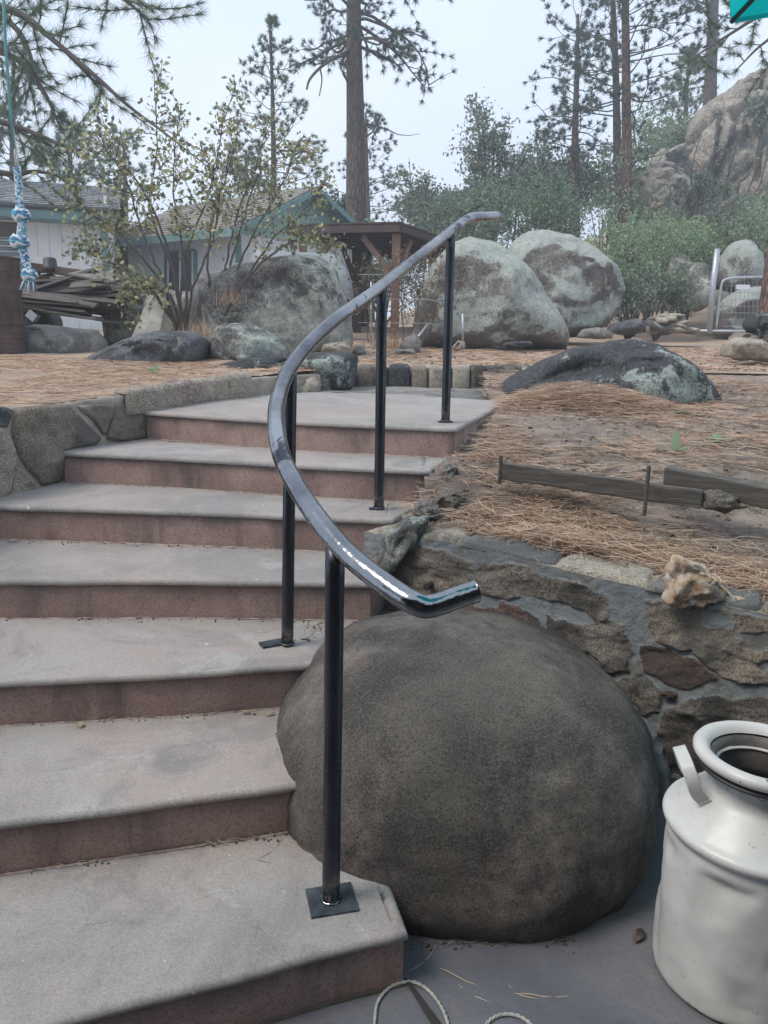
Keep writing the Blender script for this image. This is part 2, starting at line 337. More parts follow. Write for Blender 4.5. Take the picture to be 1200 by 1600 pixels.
    # woods
    n = NT('grey_timber', .9); v = n.map((2, 2, 40)); c = n.ramp(n.noise(3, 8, .7, v, .3), [(.35, (.055, .046, .04)), (.55, (.115, .10, .088)), (.7, (.19, .165, .145))]); n.color(c); n.bump(n.noise(4, 8, .7, v), .7, .01); M['timber'] = n.m
    n = NT('weathered_board', .9); v = n.map((3, 3, 30)); c = n.ramp(n.noise(3, 8, .7, v, .3), [(.3, (.10, .085, .075)), (.55, (.22, .20, .18)), (.75, (.34, .31, .29))])
    c = n.mix(n.ramp(n.orand(), [(.0, .75), (.45, .45), (1, .0)]), c, (.055, .042, .037)); n.color(c); n.bump(n.noise(4, 8, .7, v), .5, .01); M['board'] = n.m
    n = NT('lichen_board', .9); c = mix3(n, 5, (.19, .18, .16), (.31, .30, .27), (.40, .39, .355)); c = n.mix(n.ramp(n.noise(12, 8, .8), [(.53, 0), (.6, .6)]), c, (.12, .11, .1)); n.color(c); M['lboard'] = n.m
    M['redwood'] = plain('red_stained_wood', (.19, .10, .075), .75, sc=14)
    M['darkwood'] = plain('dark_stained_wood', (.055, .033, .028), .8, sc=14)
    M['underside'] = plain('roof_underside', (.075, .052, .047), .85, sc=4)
    n = NT('pine_bark', .95); v = n.map((7, 7, 1.6)); c = n.ramp(n.voro(2.2, 'DISTANCE_TO_EDGE', v), [(.02, (.040, .030, .025)), (.12, (.115, .082, .065)), (.35, (.175, .125, .098))])
    c = n.mix(n.ramp(n.noise(3, 8, .8), [(.4, 0), (.65, .7)]), c, (.10, .088, .08)); n.color(c); n.bump(n.voro(2.2, 'DISTANCE_TO_EDGE', v), .9, .06); M['bark'] = n.m
    n = NT('red_pine_bark', .95); c = n.ramp(n.voro(2.6, 'DISTANCE_TO_EDGE', v := n.map((7, 7, 1.8))), [(.02, (.05, .032, .025)), (.12, (.15, .095, .072)), (.35, (.21, .14, .108))]); n.color(c); n.bump(n.voro(2.6, 'DISTANCE_TO_EDGE', v), .9, .06); M['redbark'] = n.m
    M['twig'] = plain('grey_brown_twig', (.105, .085, .075), .9, sc=20)
    M['palebark'] = plain('pale_oak_bark', (.16, .145, .13), .9, sc=14)
    # foliage
    M['pine'] = leaf_mat('pine_needles', [(0.061, 0.101, 0.078), (0.081, 0.128, 0.092), (0.108, 0.155, 0.101), (0.068, 0.115, 0.095)], .25)
    M['pine_lt'] = leaf_mat('young_pine_needles', [(0.101, 0.149, 0.095), (0.135, 0.189, 0.108), (0.176, 0.223, 0.121), (0.095, 0.135, 0.088)], .3)
    M['pine_yl'] = leaf_mat('yellow_green_needles', [(0.169, 0.221, 0.117), (0.208, 0.26, 0.13), (0.156, 0.195, 0.104)], .3)
    M['oak'] = leaf_mat('oak_leaves', [(0.151, 0.208, 0.166), (0.194, 0.26, 0.187), (0.238, 0.302, 0.208), (0.13, 0.166, 0.135), (.30, .31, .20)], .25)
    M['manz'] = leaf_mat('brush_leaves', [(0.191, 0.283, 0.178), (0.248, 0.358, 0.209), (0.315, 0.434, 0.251), (0.168, 0.239, 0.167), (.30, .31, .20)], .3)
    M['brt'] = leaf_mat('bright_brush_leaves', [(0.2, 0.297, 0.16), (0.273, 0.385, 0.202), (0.309, 0.42, 0.218), (0.182, 0.245, 0.151), (.30, .31, .20)], .3)
    M['shrub'] = leaf_mat('yellowing_leaves', [(.18, .24, .14), (.24, .31, .17), (.32, .36, .18), (.48, .45, .21), (.19, .155, .13), (.16, .13, .12), (.52, .47, .23)], .35)
    M['purple'] = leaf_mat('dark_sumac_leaves', [(.085, .065, .06), (.11, .085, .07), (.09, .09, .06), (.13, .13, .07)], .3)
    M['rusty'] = leaf_mat('rusty_leaves', [(.24, .15, .08), (.30, .20, .11), (.20, .17, .09), (.16, .15, .10)], .3)
    M['mullein'] = leaf_mat('mullein_leaves', [(.17, .25, .13), (.21, .29, .16), (.26, .33, .22)], .3)
    M['green'] = leaf_mat('weed_leaves', [(.10, .17, .06), (.14, .22, .08)], .3)
    M['dryleaf'] = leaf_mat('dry_leaf', [(.34, .25, .16), (.42, .33, .20)], .2)
    M['yellowleaf'] = leaf_mat('yellow_leaf', [(.46, .38, .20), (.50, .42, .24)], .2)
    # buildings
    M['white'] = plain('white_siding_paint', (.74, .75, .76), .7, var=.04, sc=5)
    M['teal'] = plain('grey_teal_trim', (.16, .27, .28), .6, var=.08)
    M['tealgable'] = plain('teal_gable_boards', (.30, .50, .48), .6, var=.08)
    M['glass'] = plain('window_glass', (.05, .06, .07), .06, var=.1, bump=0); M['glass'].node_tree.nodes['Principled BSDF'].inputs['Specular IOR Level'].default_value = 1
    M['darkin'] = plain('shutter_louvres', (.12, .11, .105), .7)
    n = NT('shingles', .9); c = n.ramp(n.rand(), [(0, (.15, .155, .17)), (.5, (.22, .225, .24)), (.85, (.29, .29, .30)), (1, (.30, .23, .19))]); n.color(c); n.bump(n.noise(60), .3, .004); M['shingle'] = n.m
    n = NT('brown_shingles', .9); c = n.ramp(n.rand(), [(0, (.20, .18, .165)), (.6, (.29, .26, .235)), (1, (.34, .30, .27))]); n.color(c); M['bshingle'] = n.m
    n = NT('rusty_drum', .75, .2); c = mix3(n, 4, (.055, .040, .038), (.095, .065, .058), (.15, .10, .085)); v = n.map((1, 1, .2)); c = n.mix(n.ramp(n.noise(9, 7, .7, v), [(.5, 0), (.66, .6)]), c, (.17, .10, .075)); n.color(c); M['drum'] = n.m
    M['galv'] = plain('galvanised_pipe', (.46, .49, .52), .45, .5, sc=20)
    M['wire'] = plain('fence_wire', (.34, .36, .38), .5, .5)
    M['sign'] = plain('white_plate', (.72, .75, .78), .5, var=.03)
    n = NT('rope_strands', .85); c = n.ramp(n.rand(), [(0, (.62, .64, .66)), (.42, (.66, .68, .70)), (.45, (.05, .13, .26)), (.62, (.05, .11, .22)), (.66, (.09, .30, .42)), (1, (.03, .05, .09))]); n.t.nodes['Color Ramp'].color_ramp.interpolation = 'CONSTANT'; n.color(c); n.bump(n.noise(180), .4, .003); M['rope'] = n.m
    M['tealrope'] = plain('teal_line', (.09, .26, .27), .8)
    n = NT('umbrella_canvas', .7); n.color(mix3(n, 6, (.0, .30, .31), (.0, .36, .37), (.0, .40, .41))); tr = n.t.nodes.new('ShaderNodeBsdfTranslucent'); tr.inputs[0].default_value = (.0, .42, .42, 1); ms = n.t.nodes.new('ShaderNodeMixShader'); ms.inputs[0].default_value = .55
    n.link(n.b.outputs[0], ms.inputs[1]); n.link(tr.outputs[0], ms.inputs[2]); n.link(ms.outputs[0], n.t.nodes['Material Output'].inputs[0]); M['canvas'] = n.m
    M['black'] = plain('black_metal', (.03, .03, .033), .5, var=.05)
    M['slate'] = plain('dark_flat_stone', (.07, .07, .078), .9, sc=15)
mk_materials()

# ------------------------------------------------------------------ rocks
ICO = {}
def ico(sub):
    if sub not in ICO:
        bm = bmesh.new(); bmesh.ops.create_icosphere(bm, subdivisions=sub, radius=1)
        ICO[sub] = ([v.co.copy() for v in bm.verts], [tuple(v.index for v in f.verts) for f in bm.faces]); bm.free()
    return ICO[sub]
def rock_mesh(fn, sub): vs, fs = ico(sub); return np_mesh([fn(d) for d in vs], fs)
def ell_rock(name, mat, c, rad, rot=0, amp=.08, seed=0, sub=4, box=1.0, freq=1.3, parent=None, tilt=0):
    c = Vector(c); Rm = Matrix.Rotation(rot, 3, 'Z') @ Matrix.Rotation(tilt, 3, 'Y'); off = Vector((seed*7.3, seed*3.1, seed*1.7))
    facets = [Vector((math.sin(seed*9+i*2.4)*1, math.cos(seed*5+i*1.7), math.sin(seed+i*3.9)*.8)).normalized() for i in range(6)] if box < 1 else []
    def f(d):
        p = Vector([math.copysign(abs(x)**box, x) for x in d])
        k = 1+amp*fbm(d*freq+off, 5)*1.4 + amp*.25*noise.noise(d*9+off)
        for n_ in facets:
            q = d.dot(n_)
            if q > .72: k -= (q-.72)*.75
        p = Vector((p.x*rad[0], p.y*rad[1], p.z*rad[2]))*k
        return c + Rm @ p
    return link_mesh(name, rock_mesh(f, sub), mat, parent, loc=(c.x, c.y, c.z-rad[2]) if parent is None else None, smooth=True)
def traced_rock(name, mat, poly, Y, depth, seed=0, amp=.05, sub=4, lean=0, pw=.8, parent=None, freq=1.6, grooves=0):
    P = [Wp(x, y, Y) for x, y in poly]; c = (sum(P, Vector())/len(P)); xs_ = [p.x for p in P]; zs_ = [p.z for p in P]; c = Vector(((min(xs_)+max(xs_))/2, Y, (min(zs_)+max(zs_))/2)); P = [a.lerp(b, k/8) for a, b in zip(P, P[1:]+P[:1]) for k in range(8)]
    A = sorted([(math.atan2(p.z-c.z, p.x-c.x), math.hypot(p.z-c.z, p.x-c.x)) for p in P])
    an = np.array([a for a, _ in A]); ra = np.array([r for _, r in A]); off = Vector((seed*5.3, seed*2.9, seed*8.1))
    mr = float(ra.mean()); rg_ = random.Random(int(seed*100)+len(poly)); fac = []
    for _ in range(11):
        q = Vector((rg_.uniform(-1, 1), -abs(rg_.gauss(.5, .5)), rg_.uniform(-.6, 1))).normalized(); fac.append((q, rg_.uniform(.80, .93)))
    def f(d):
        rho = math.hypot(d.x, d.z); ph = math.atan2(d.z, d.x); r = float(np.interp(ph, an, ra, period=2*PI))
        k = amp*fbm(d*freq+off, 5)*1.6 + amp*.22*noise.noise(d*10+off)
        for q_, t_ in fac:
            e_ = d.dot(q_)
            if e_ > t_: k -= (1-t_/e_)*.55*abs(d.y)
        cr_ = noise.noise(Vector((d.x*1.5, d.y*1.5, d.z*1.1))+off*1.3); k -= .035*abs(d.y)*max(0, 1-abs(cr_)*26)
        if grooves:
            g = noise.noise(Vector((d.x*2.2, d.y*2.2, d.z*.9))*grooves+off); k -= .13*max(0, 1-abs(g)*7)
        rr = (rho**pw)*r*(1+k*rho); dz = rr*math.sin(ph)
        return Vector((c.x+rr*math.cos(ph), Y+math.copysign(abs(d.y)**.8, d.y)*depth*(1+k*2.2)+lean*dz, c.z+dz))
    me = rock_mesh(f, sub); zb = min(p.z for p in P)
    return link_mesh(name, me, mat, parent, loc=(c.x, Y, zb) if parent is None else None, smooth=True)

# ------------------------------------------------------------------ staircase
RISE = .15
nose = {
 1: [(-1.15, 1.02), (-.725, 1.212), (-.621, 1.262), (-.42, 1.335), (-.258, 1.392), (-.124, 1.445), (.07, 1.51)],
 2: [(-1.5, 1.50), (-.936, 1.672), (-.793, 1.71), (-.645, 1.75), (-.491, 1.794), (-.33, 1.837), (-.182, 1.881)],
 3: [(-1.8, 2.03), (-1.152, 2.141), (-.593, 2.229), (-.4, 2.275), (-.229, 2.307)],
 4: [(-1.95, 2.62), (-1.386, 2.646), (-.701, 2.687), (-.113, 2.693), (-.04, 2.693)],
 5: [(-1.95, 3.20), (-1.64, 3.185), (-.808, 3.142), (-.398, 3.105), (.032, 3.062)],
 6: [(-1.579, 3.714), (-.919, 3.60), (-.369, 3.477), (.197, 3.39)],
 7: [(-1.321, 4.224), (-.476, 3.91), (.341, 3.735)]}
right_tail = {1: [(.03, 1.66), (-.1, 1.95)], 2: [(-.1, 2.5)], 3: [(-.05, 2.85)], 4: [(.12, 3.2)], 5: [(.22, 3.55)], 6: [(.36, 3.9)], 7: [(.778, 5.171), (.80, 5.35)]}
stairs = thing('concrete_staircase', 'seven curving concrete steps with grey treads and reddish risers beside the big boulder', 'stairs', (-.6, 1.35, 0))
def dense(pts, step=.035):
    out = []
    for a, b in zip(pts[:-1], pts[1:]):
        a = Vector(a); b = Vector(b); k = max(1, int((b-a).length/step))
        out += [a.lerp(b, i/k) for i in range(k)]
    out.append(Vector(pts[-1])); return out
def smooth2(pts):
    c = catmull([(x, y, 0) for x, y in pts], 6); return [(p.x, p.y) for p in c]
for k in range(1, 8):
    fr = dense(smooth2(nose[k])); tail = dense([nose[k][-1]]+right_tail[k])[1:]
    edge = fr+tail; n_ = len(edge); z1 = k*RISE; z0 = z1-RISE-.02
    nrm = []
    for i, p in enumerate(edge):
        t = (edge[min(i+1, n_-1)]-edge[max(i-1, 0)]).normalized(); nrm.append(Vector((t.y, -t.x)))
    # profile from the tread over a rounded nosing down to the riser: (offset outward, z)
    r_ = .014
    prof = [(-.03, z1)] + [(-r_+r_*math.sin(a)+.006, z1-r_+r_*math.cos(a)) for a in [R(x) for x in (0, 20, 45, 70, 90, 115)]]
    vs = []; fs = []
    for i, p in enumerate(edge):
        for (o_, z) in prof:
            q = p+nrm[i]*o_; wz = .0022*noise.noise(Vector((q.x*3, q.y*3, k)))+.0012*noise.noise(Vector((q.x*17, q.y*17, k)))
            ww = .003*noise.noise(Vector((q.x*5, k*3.1, 0)))+.0016*noise.noise(Vector((q.x*23, k*3.1, 0)))
            q = q+nrm[i]*ww; vs.append((q.x, q.y, z+wz))
    m_ = len(prof)
    for i in range(n_-1):
        for j in range(m_-1): a = i*m_+j; fs.append((a, a+1, a+m_+1, a+m_))
    back = [p+Vector((0.0, .75 if k < 7 else .01)) for p in edge]
    base = len(vs)
    # flat of the tread behind the nosing
    if k < 7:
        for i, p in enumerate(fr):
            nd = nrm[min(i, len(fr)-3)]; q0 = p-nrm[i]*.03
            for s_ in range(1, 13):
                q = q0+Vector((-nd.x*.3, 1)).normalized()*(.78*s_/12)
                wz = .003*noise.noise(Vector((q.x*3, q.y*3, k))); vs.append((q.x, q.y, z1+wz))
        nf = len(fr)
        for i in range(nf-1):
            fs.append((i*m_, (i+1)*m_, base+(i+1)*12, base+i*12))
            for s_ in range(11): a = base+i*12+s_; fs.append((a, a+12, a+13, a+1))
        # side patch on the right, under boulder and stones
        tl = [i for i in range(nf-1, n_)]; b2 = len(vs); far = vs[base+(nf-1)*12+11]; vs.append(far)
        for a_, b_ in zip(tl[:-1], tl[1:]): fs.append((a_*m_, b_*m_, b2))
        c_ = base+(nf-1)*12
        fs.append((c_, c_+1, c_+2, c_+3, c_+4, c_+5, c_+6, c_+7, c_+8, c_+9, c_+10, b2))
    else:
        bl = dense([(-1.60, 4.4), (-1.45, 4.75), (-1.0, 5.35), (-.502, 5.87), (.1, 5.75), (.5, 5.50), (.80, 5.35)], .05)
        inner = [Vector(vs[i*m_][:2]) for i in range(n_)]
        ring = [v for v in inner] + [b for b in reversed(bl)]
        b2 = len(vs); vs += [(b.x, b.y, z1) for b in reversed(bl)]
        fs.append(tuple([i*m_ for i in range(n_)]+list(range(b2, len(vs)))))
    t = MB(); t.v = [tuple(v) for v in vs]; t.f = fs
    me = t.mesh(); bm = bmesh.new(); bm.from_mesh(me); bmesh.ops.triangulate(bm, faces=[f for f in bm.faces if len(f.verts) > 4]); bmesh.ops.recalc_face_normals(bm, faces=bm.faces); bm.to_mesh(me); bm.free()
    o = link_mesh('tread', me, M['tread'], stairs)
    for pl in me.polygons: pl.use_smooth = len(pl.vertices) == 4
    # riser face
    t = MB(); vs = []; fs = []; rows = 7
    for i, p in enumerate(edge):
        for j in range(rows):
            z = z0+(z1-.018-z0)*j/(rows-1); q = p-nrm[i]*(.006+.002*noise.noise(Vector((p.x*6, z*9, k))))
            vs.append((q.x, q.y, z))
    for i in range(n_-1):
        for j in range(rows-1): a = i*rows+j; fs.append((a, a+rows, a+rows+1, a+1))
    t.add(vs, fs).build('riser', M['riser'], stairs, smooth=True)
    # thin pale bead of mortar where the riser meets the tread below
    pts = [(p.x+nrm[i].x*.001, p.y+nrm[i].y*.001, z1-RISE+.001) for i, p in enumerate(fr)]
    MB().tube(pts, [.0035*(1+.8*noise.noise(Vector((p[0]*30, k, 0)))) for p in pts], 5, wob=.3).build('mortar_bead', M['bead'] if k > 1 else M['dirt'], stairs)

# ------------------------------------------------------------------ ground
def interp(x, xs, ys): return float(np.interp(x, xs, ys))
def grid_sheet(name, mat, x0, x1, y0, y1, nx, ny, hf, kind='structure', keep=None):
    vs = []; fs = []; ok = {}
    for j in range(ny+1):
        for i in range(nx+1):
            x = x0+(x1-x0)*i/nx; y = y0+(y1-y0)*j/ny; vs.append((x, y, hf(x, y)))
    for j in range(ny):
        for i in range(nx):
            a = j*(nx+1)+i
            if keep and not keep(x0+(x1-x0)*(i+.5)/nx, y0+(y1-y0)*(j+.5)/ny): continue
            fs.append((a, a+1, a+nx+2, a+nx+1))
    me = np_mesh(vs, fs); return tag(link_mesh(name, me, mat, smooth=True), kind=kind)
def patio_h(x, y): return .004*noise.noise(Vector((x*2, y*2, 0)))+.0015*noise.noise(Vector((x*14, y*14, 0)))
grid_sheet('patio', M['patio'], -4, 6, -4, 3.3, 160, 120, patio_h)
# joint in the slab near the lowest step
a = Zp(633, 1530, .004); b = Zp(690, 1612, .004); j_ = MB(); j_.add([a+Vector((-.004, 0, .003)), a+Vector((.006, 0, .003)), b+Vector((.012, 0, .003)), b+Vector((-.014, -.0, .003))], [(0, 3, 2, 1)])
tag(j_.build('slab_joint', M['gap'], loc=a), kind='structure')

WL0, WL1 = Vector((-.02, 2.98)), Vector((1.60, 1.93))        # line of the right-hand retaining wall (face)
def wall_side(x, y):
    d = (WL1-WL0).normalized(); n_ = Vector((-d.y, d.x)); return (Vector((x, y))-WL0).dot(n_)
def lawn(y): return interp(y, [5.2, 6.5, 9, 12, 15, 18], [1.05, 1.21, 1.25, 1.32, 1.40, 1.50])
def right_h(x, y):
    near = interp(y, [2.0, 2.7, 3.15, 3.35, 3.8, 4.4, 5.2, 6.2, 7], [.66, .70, .77, .86, .93, .99, 1.04, 1.13, 1.19])
    near += .03*noise.noise(Vector((x*2.3, y*2.3, 3)))+.012*noise.noise(Vector((x*9, y*9, 1)))
    near += .05*math.exp(-((x-1.25)**2/.35+(y-4.95)**2/.12))        # heap of needles in front of the black rock
    if y > 6: t = min(1, (y-6)/1.0); near = near*(1-t)+lawn(y)*t
    return near
def far_h(x, y):
    h = lawn(y)
    if y > 16:
        s = interp(x, [-2, 3, 10, 20], [.0, .07, .17, .20]); h += s*(min(y, 42)-16)
    if y > 12 and x > 6: h += (x-6)*.10*min(1, (y-12)/5)
    h += .25*min(1, max(0, y-16)/8)*noise.noise(Vector((x*.4, y*.4, 0)))+.012*noise.noise(Vector((x*1.5, y*1.5, 0)))
    if x < -2: h += .05*min(1, (-2-x)/2)*min(1, max(0, y-6)/3)
    return h
def left_h(x, y):
    return interp(y, [3.2, 4.5, 5.5, 6.5, 7.5, 9, 12], [1.115, 1.155, 1.185, 1.22, 1.255, 1.285, 1.30])+.012*noise.noise(Vector((x*2, y*2, 5)))+.005*noise.noise(Vector((x*11, y*11, 5)))
def keep_right(x, y):
    if wall_side(x, y) < .10: return False
    if y < 3.9: return x > interp(y, [2.7, 3.06, 3.4, 3.73, 3.9], [.0, .08, .21, .33, .40])
    return x > interp(y, [3.9, 5.17, 5.6, 6.3], [.39, .77, .7, .8])
grid_sheet('planting_bed_ground', M['soil'], -.1, 4.5, 1.9, 7.0, 184, 204, right_h, keep=keep_right)
# the tread edge of the landing curb line on the left
curb_line = [(-1.62, 4.05), (-1.47, 4.62), (-1.02, 5.42), (-.52, 6.02), (-.42, 6.45)]
def keep_left(x, y): return x < interp(y, [2.72, 3.37, 3.74, 4.235, 4.95, 5.55, 5.98, 6.5, 6.6], [-2.08, -1.80, -1.66, -1.41, -1.19, -.87, -.56, -.45, 30])
grid_sheet('terrace_ground', M['litter'], -7, -.4, 2.7, 7.1, 220, 146, left_h, keep=keep_left)
def back_h(x, y):
    t = max(0, min(1, (x+1.5)/1.5)); a = left_h(x, y) if y < 12 else far_h(x, y); b_ = far_h(x, y); 
    return a*(1-t)+b_*t+(-.02 if y < 7.15 and x < -.4 else 0)
grid_sheet('yard_ground', M['litter'], -12, 14, 6.62, 20, 200, 110, back_h)
grid_sheet('hillside', M['litter'], -70, 90, 19.5, 150, 120, 120, lambda x, y: (far_h(x, y) if y < 60 else far_h(x, 60)-(y-60)*.03)-.01)
# natural rock floor between landing and the curb behind it
def slab_h(x, y): return 1.045+.012*noise.noise(Vector((x*1.6, y*3, 2)))+.008*noise.noise(Vector((x*7, y*12, 2)))-(.02 if y < 5.6 else 0)
tag(grid_sheet('rock_floor', M['slab'], -1.4, 2.3, 5.0, 7.2, 78, 63, slab_h, keep=lambda x, y: y > interp(x, [-1.4, -1, -.5, .1, .5, .80, 2.3], [5.3, 5.6, 5.8, 5.7, 5.45, 5.2, 5.2]) and (x > -.95 or y > 5.8)), kind='structure')

# unseen sided wall and eave behind camera, added to shade steps and darken rail
t = MB()
for i in range(60): t.box((-6+i*.2, -1.62, 1.35), (.192, .03, 2.7))
tag(t.build('unseen_shade_wall', M['darkwood']), kind='structure')
t = MB(); t.box((0, -1.35, 2.72), (13, 2.5, .05)); t.box((0, -.09, 2.66), (13, .035, .18))
for i in range(20): t.box((-5.7+i*.6, -.85, 2.63), (.045, 1.45, .12))
tag(t.build('unseen_shade_eave', M['teal']), kind='structure')

# stones helper: a rounded irregular stone filling a polygon on a surface given by map(u,v,h)->world
def patch_stone(name, mat, poly, fmap, thick, parent, seed=0, rings=9, per=44, amp=.35, flat=4, rag=.04):
    P = [Vector(p) for p in poly]; c = sum(P, Vector((0, 0)))/len(P)
    bd = [(Vector(p)) for p in smooth_closed(P, per)]
    vs = [fmap(c.x, c.y, thick*(1+amp*noise.noise(Vector((seed*3.3, 0, 0)))))]; fs = []
    for r in range(1, rings+1):
        s = (r/rings)**.75
        for i, b_ in enumerate(bd):
            jit = 1+rag*(noise.noise(Vector((math.cos(2*PI*i/len(bd))*2.2, math.sin(2*PI*i/len(bd))*2.2, seed*2.1)))+.6*noise.noise(Vector((i*.45, seed*2.1, 0))))*s; q = c.lerp(b_, min(1.05, s*jit))
            h = thick*(1-s**flat)**.6 if s < 1 else -thick*.6
            h += thick*amp*(fbm(Vector((q.x*9, q.y*9, seed*4.1)), 5))*(1-s**6)
            vs.append(fmap(q.x, q.y, h))
    n_ = len(bd)
    for i in range(n_): fs.append((0, 1+i, 1+(i+1) % n_))
    for r in range(rings-1):
        for i in range(n_):
            a = 1+r*n_+i; b_ = 1+r*n_+(i+1) % n_; fs.append((a, a+n_, b_+n_, b_))
    me = bpy.data.meshes.new(name); me.from_pydata([tuple(v) for v in vs], [], fs); me.update()
    bm = bmesh.new(); bm.from_mesh(me); bmesh.ops.recalc_face_normals(bm, faces=bm.faces); bm.to_mesh(me); bm.free()
    return link_mesh(name, me, mat, parent, smooth=True)
def smooth_closed(P, per):
    n_ = len(P); res = []; k = max(3, per//n_)
    for i in range(n_):
        a, b_, c_, d = P[i-1], P[i], P[(i+1) % n_], P[(i+2) % n_]
        for j in range(k):
            t = j/k; q = .5*((2*b_)+(c_-a)*t+(2*a-5*b_+4*c_-d)*t*t+(3*b_-a-3*c_+d)*t**3); q = q.lerp(b_.lerp(c_, t), .45); res.append(q)
    return res

# ------------------------------------------------------------------ right-hand retaining wall
wd = (WL1-WL0).normalized(); wn = Vector((wd.y, -wd.x))                 # wn points to the viewer
def wall_top(s): return interp(s, [0, .3, .9, 1.3, 2], [.725, .745, .715, .70, .70])
def wmap(s, z, h):
    lean = (wall_top(s)-z)*-.10
    p = WL0+wd*s+wn*(h-lean); return Vector((p.x, p.y, z))
def to_wall(px, py):                                                     # photo point -> (along, height) on the wall face
    d = ray(px, py); den = d.x*wn.x+d.y*wn.y; t = (WL0.x*wn.x+WL0.y*wn.y)/den; p = d*t
    for _ in range(4):
        z = EYE+p.z; s = (Vector((p.x, p.y))-WL0).dot(wd); off = (wall_top(s)-z)*.10
        t = ((WL0+wn*off).dot(wn))/den; p = d*t
    return ((Vector((p.x, p.y))-WL0).dot(wd), EYE+p.z)
rw = thing('stone_retaining_wall', 'low wall of brown and red stones with blue grey mortar, behind the big boulder', 'wall', (WL0.x, WL0.y, 0))
stones_px = [
 ('brown_rock', [(556, 985), (572, 905), (600, 862), (640, 850), (700, 862), (742, 876), (738, 912), (742, 930), (716, 942), (703, 960), (640, 955), (600, 962)]),
 ('red_rock', [(710, 958), (745, 940), (790, 938), (822, 950), (850, 972), (852, 1008), (835, 1020), (790, 1010), (735, 988)]),
 ('dark_stone', [(746, 876), (830, 885), (905, 912), (950, 925), (956, 950), (938, 978), (925, 956), (875, 942), (836, 930), (800, 936), (748, 920)]),
 ('dark_stone', [(857, 956), (925, 972), (955, 965), (980, 975), (990, 1010), (985, 1045), (950, 1042), (925, 1012), (900, 1028), (872, 1002), (862, 978)]),
 ('dark_stone', [(960, 1060), (1000, 1050), (1040, 1075), (1038, 1105), (1000, 1114), (965, 1090)]),
 ('brown_rock', [(1015, 932), (1095, 944), (1160, 955), (1260, 975), (1260, 1062), (1190, 1064), (1128, 1056), (1085, 1012), (1020, 1000), (1010, 960)]),
 ('red_rock', [(1003, 1008), (1050, 1010), (1098, 1030), (1122, 1058), (1085, 1072), (1040, 1065), (1008, 1045)]),
 ('dark_stone', [(1045, 1100), (1100, 1084), (1180, 1086), (1260, 1090), (1260, 1210), (1140, 1220), (1050, 1205), (1028, 1140)])]
smear_px = [[(1096, 953), (1150, 960), (1148, 984), (1100, 978)], [(1156, 984), (1215, 990), (1215, 1014), (1160, 1010)], [(836, 932), (870, 938), (925, 955), (925, 974), (880, 966), (845, 952)], [(742, 920), (785, 932), (782, 948), (745, 945)], [(1180, 1030), (1230, 1028), (1230, 1042), (1190, 1044)]]
def inpoly(x, y, P):
    c = False; k = len(P)-1
    for a in range(len(P)):
        if (P[a][1] > y) != (P[k][1] > y) and x < (P[k][0]-P[a][0])*(y-P[a][1])/(P[k][1]-P[a][1])+P[a][0]: c = not c
        k = a
    return c
SP = [(mt, [to_wall(*p) for p in poly]) for mt, poly in stones_px]; MP = [[to_wall(*p) for p in poly] for poly in smear_px]
ns, nh = 400, 150; s0w, s1w, z0w_ = -.05, 1.95, .10
def sid(s, z):
    wx = .016*noise.noise(Vector((s*9, z*9, 7)))+.010*noise.noise(Vector((s*28, z*28, 7)))+.006*noise.noise(Vector((s*80, z*80, 7))); wz = .016*noise.noise(Vector((s*9, z*9, 17)))+.010*noise.noise(Vector((s*28, z*28, 17)))
    for P in MP:
        if inpoly(s+wx, z+wz, P): return -1
    for q, (mt, P) in enumerate(SP):
        if inpoly(s+wx, z+wz, P): return q
    return -1
grid = {}; ids = np.full((ns, nh), -1)
for i in range(ns):
    for j in range(nh):
        s_ = s0w+(s1w-s0w)*(i+.5)/ns; zt = wall_top(s_)-.008; ids[i, j] = sid(s_, z0w_+(zt-z0w_)*(j+.5)/nh)
VW = []
for i in range(ns+1):
    s_ = s0w+(s1w-s0w)*i/ns; zt = wall_top(s_)-.008
    for j in range(nh+1):
        z = z0w_+(zt-z0w_)*j/nh; nb = ids[max(0, i-1):i+1, max(0, j-1):j+1]; fr_ = float((nb >= 0).mean()); q = int(nb.max())
        h = .016*noise.noise(Vector((s_*4, z*4, 1)))
        if fr_ > 0:
            r_ = abs(noise.noise(Vector((s_*6+z*2.5+q*3, z*15-s_*4, q*5.1)))); h += fr_*(.003+.014*fbm(Vector((s_*8, z*13, q*3.3)), 6)+.009*r_)
        else: h += .004*fbm(Vector((s_*22, z*22, 3)), 5)-.001
        VW.append(wmap(s_, z, h+.022))
def wall_part(name, mat, sel):
    used = {}; vs = []; fs = []
    for i, j in sel:
        f = []
        for a in (i*(nh+1)+j, (i+1)*(nh+1)+j, (i+1)*(nh+1)+j+1, i*(nh+1)+j+1):
            if a not in used: used[a] = len(vs); vs.append(tuple(VW[a]))
            f.append(used[a])
        fs.append(tuple(f))
    me = bpy.data.meshes.new(name); me.from_pydata(vs, [], fs); me.update(); return link_mesh(name, me, mat, rw, smooth=True)
wall_part('mortar', M['wallmortar'], [(i, j) for i in range(ns) for j in range(nh) if ids[i, j] < 0])
for q in range(len(SP)): wall_part('stone', M[SP[q][0]], [(i, j) for i in range(ns) for j in range(nh) if ids[i, j] == q])
vs = []; fs = []                                                           # rough top of the wall behind the face
for i in range(ns//4+1):
    s_ = s0w+(s1w-s0w)*i*4/ns; vs.append(tuple(VW[i*4*(nh+1)+nh]))
    for q in range(1, 9): p = WL0+wd*s_-wn*(.03*q-.01); vs.append((p.x, p.y, wall_top(s_)-.008+.012*noise.noise(Vector((s_*9, q*.5, 4)))-(.0 if q < 7 else .06*(q-6))))
for i in range(ns//4):
    for j in range(8): a = i*9+j; fs.append((a, a+9, a+10, a+1))
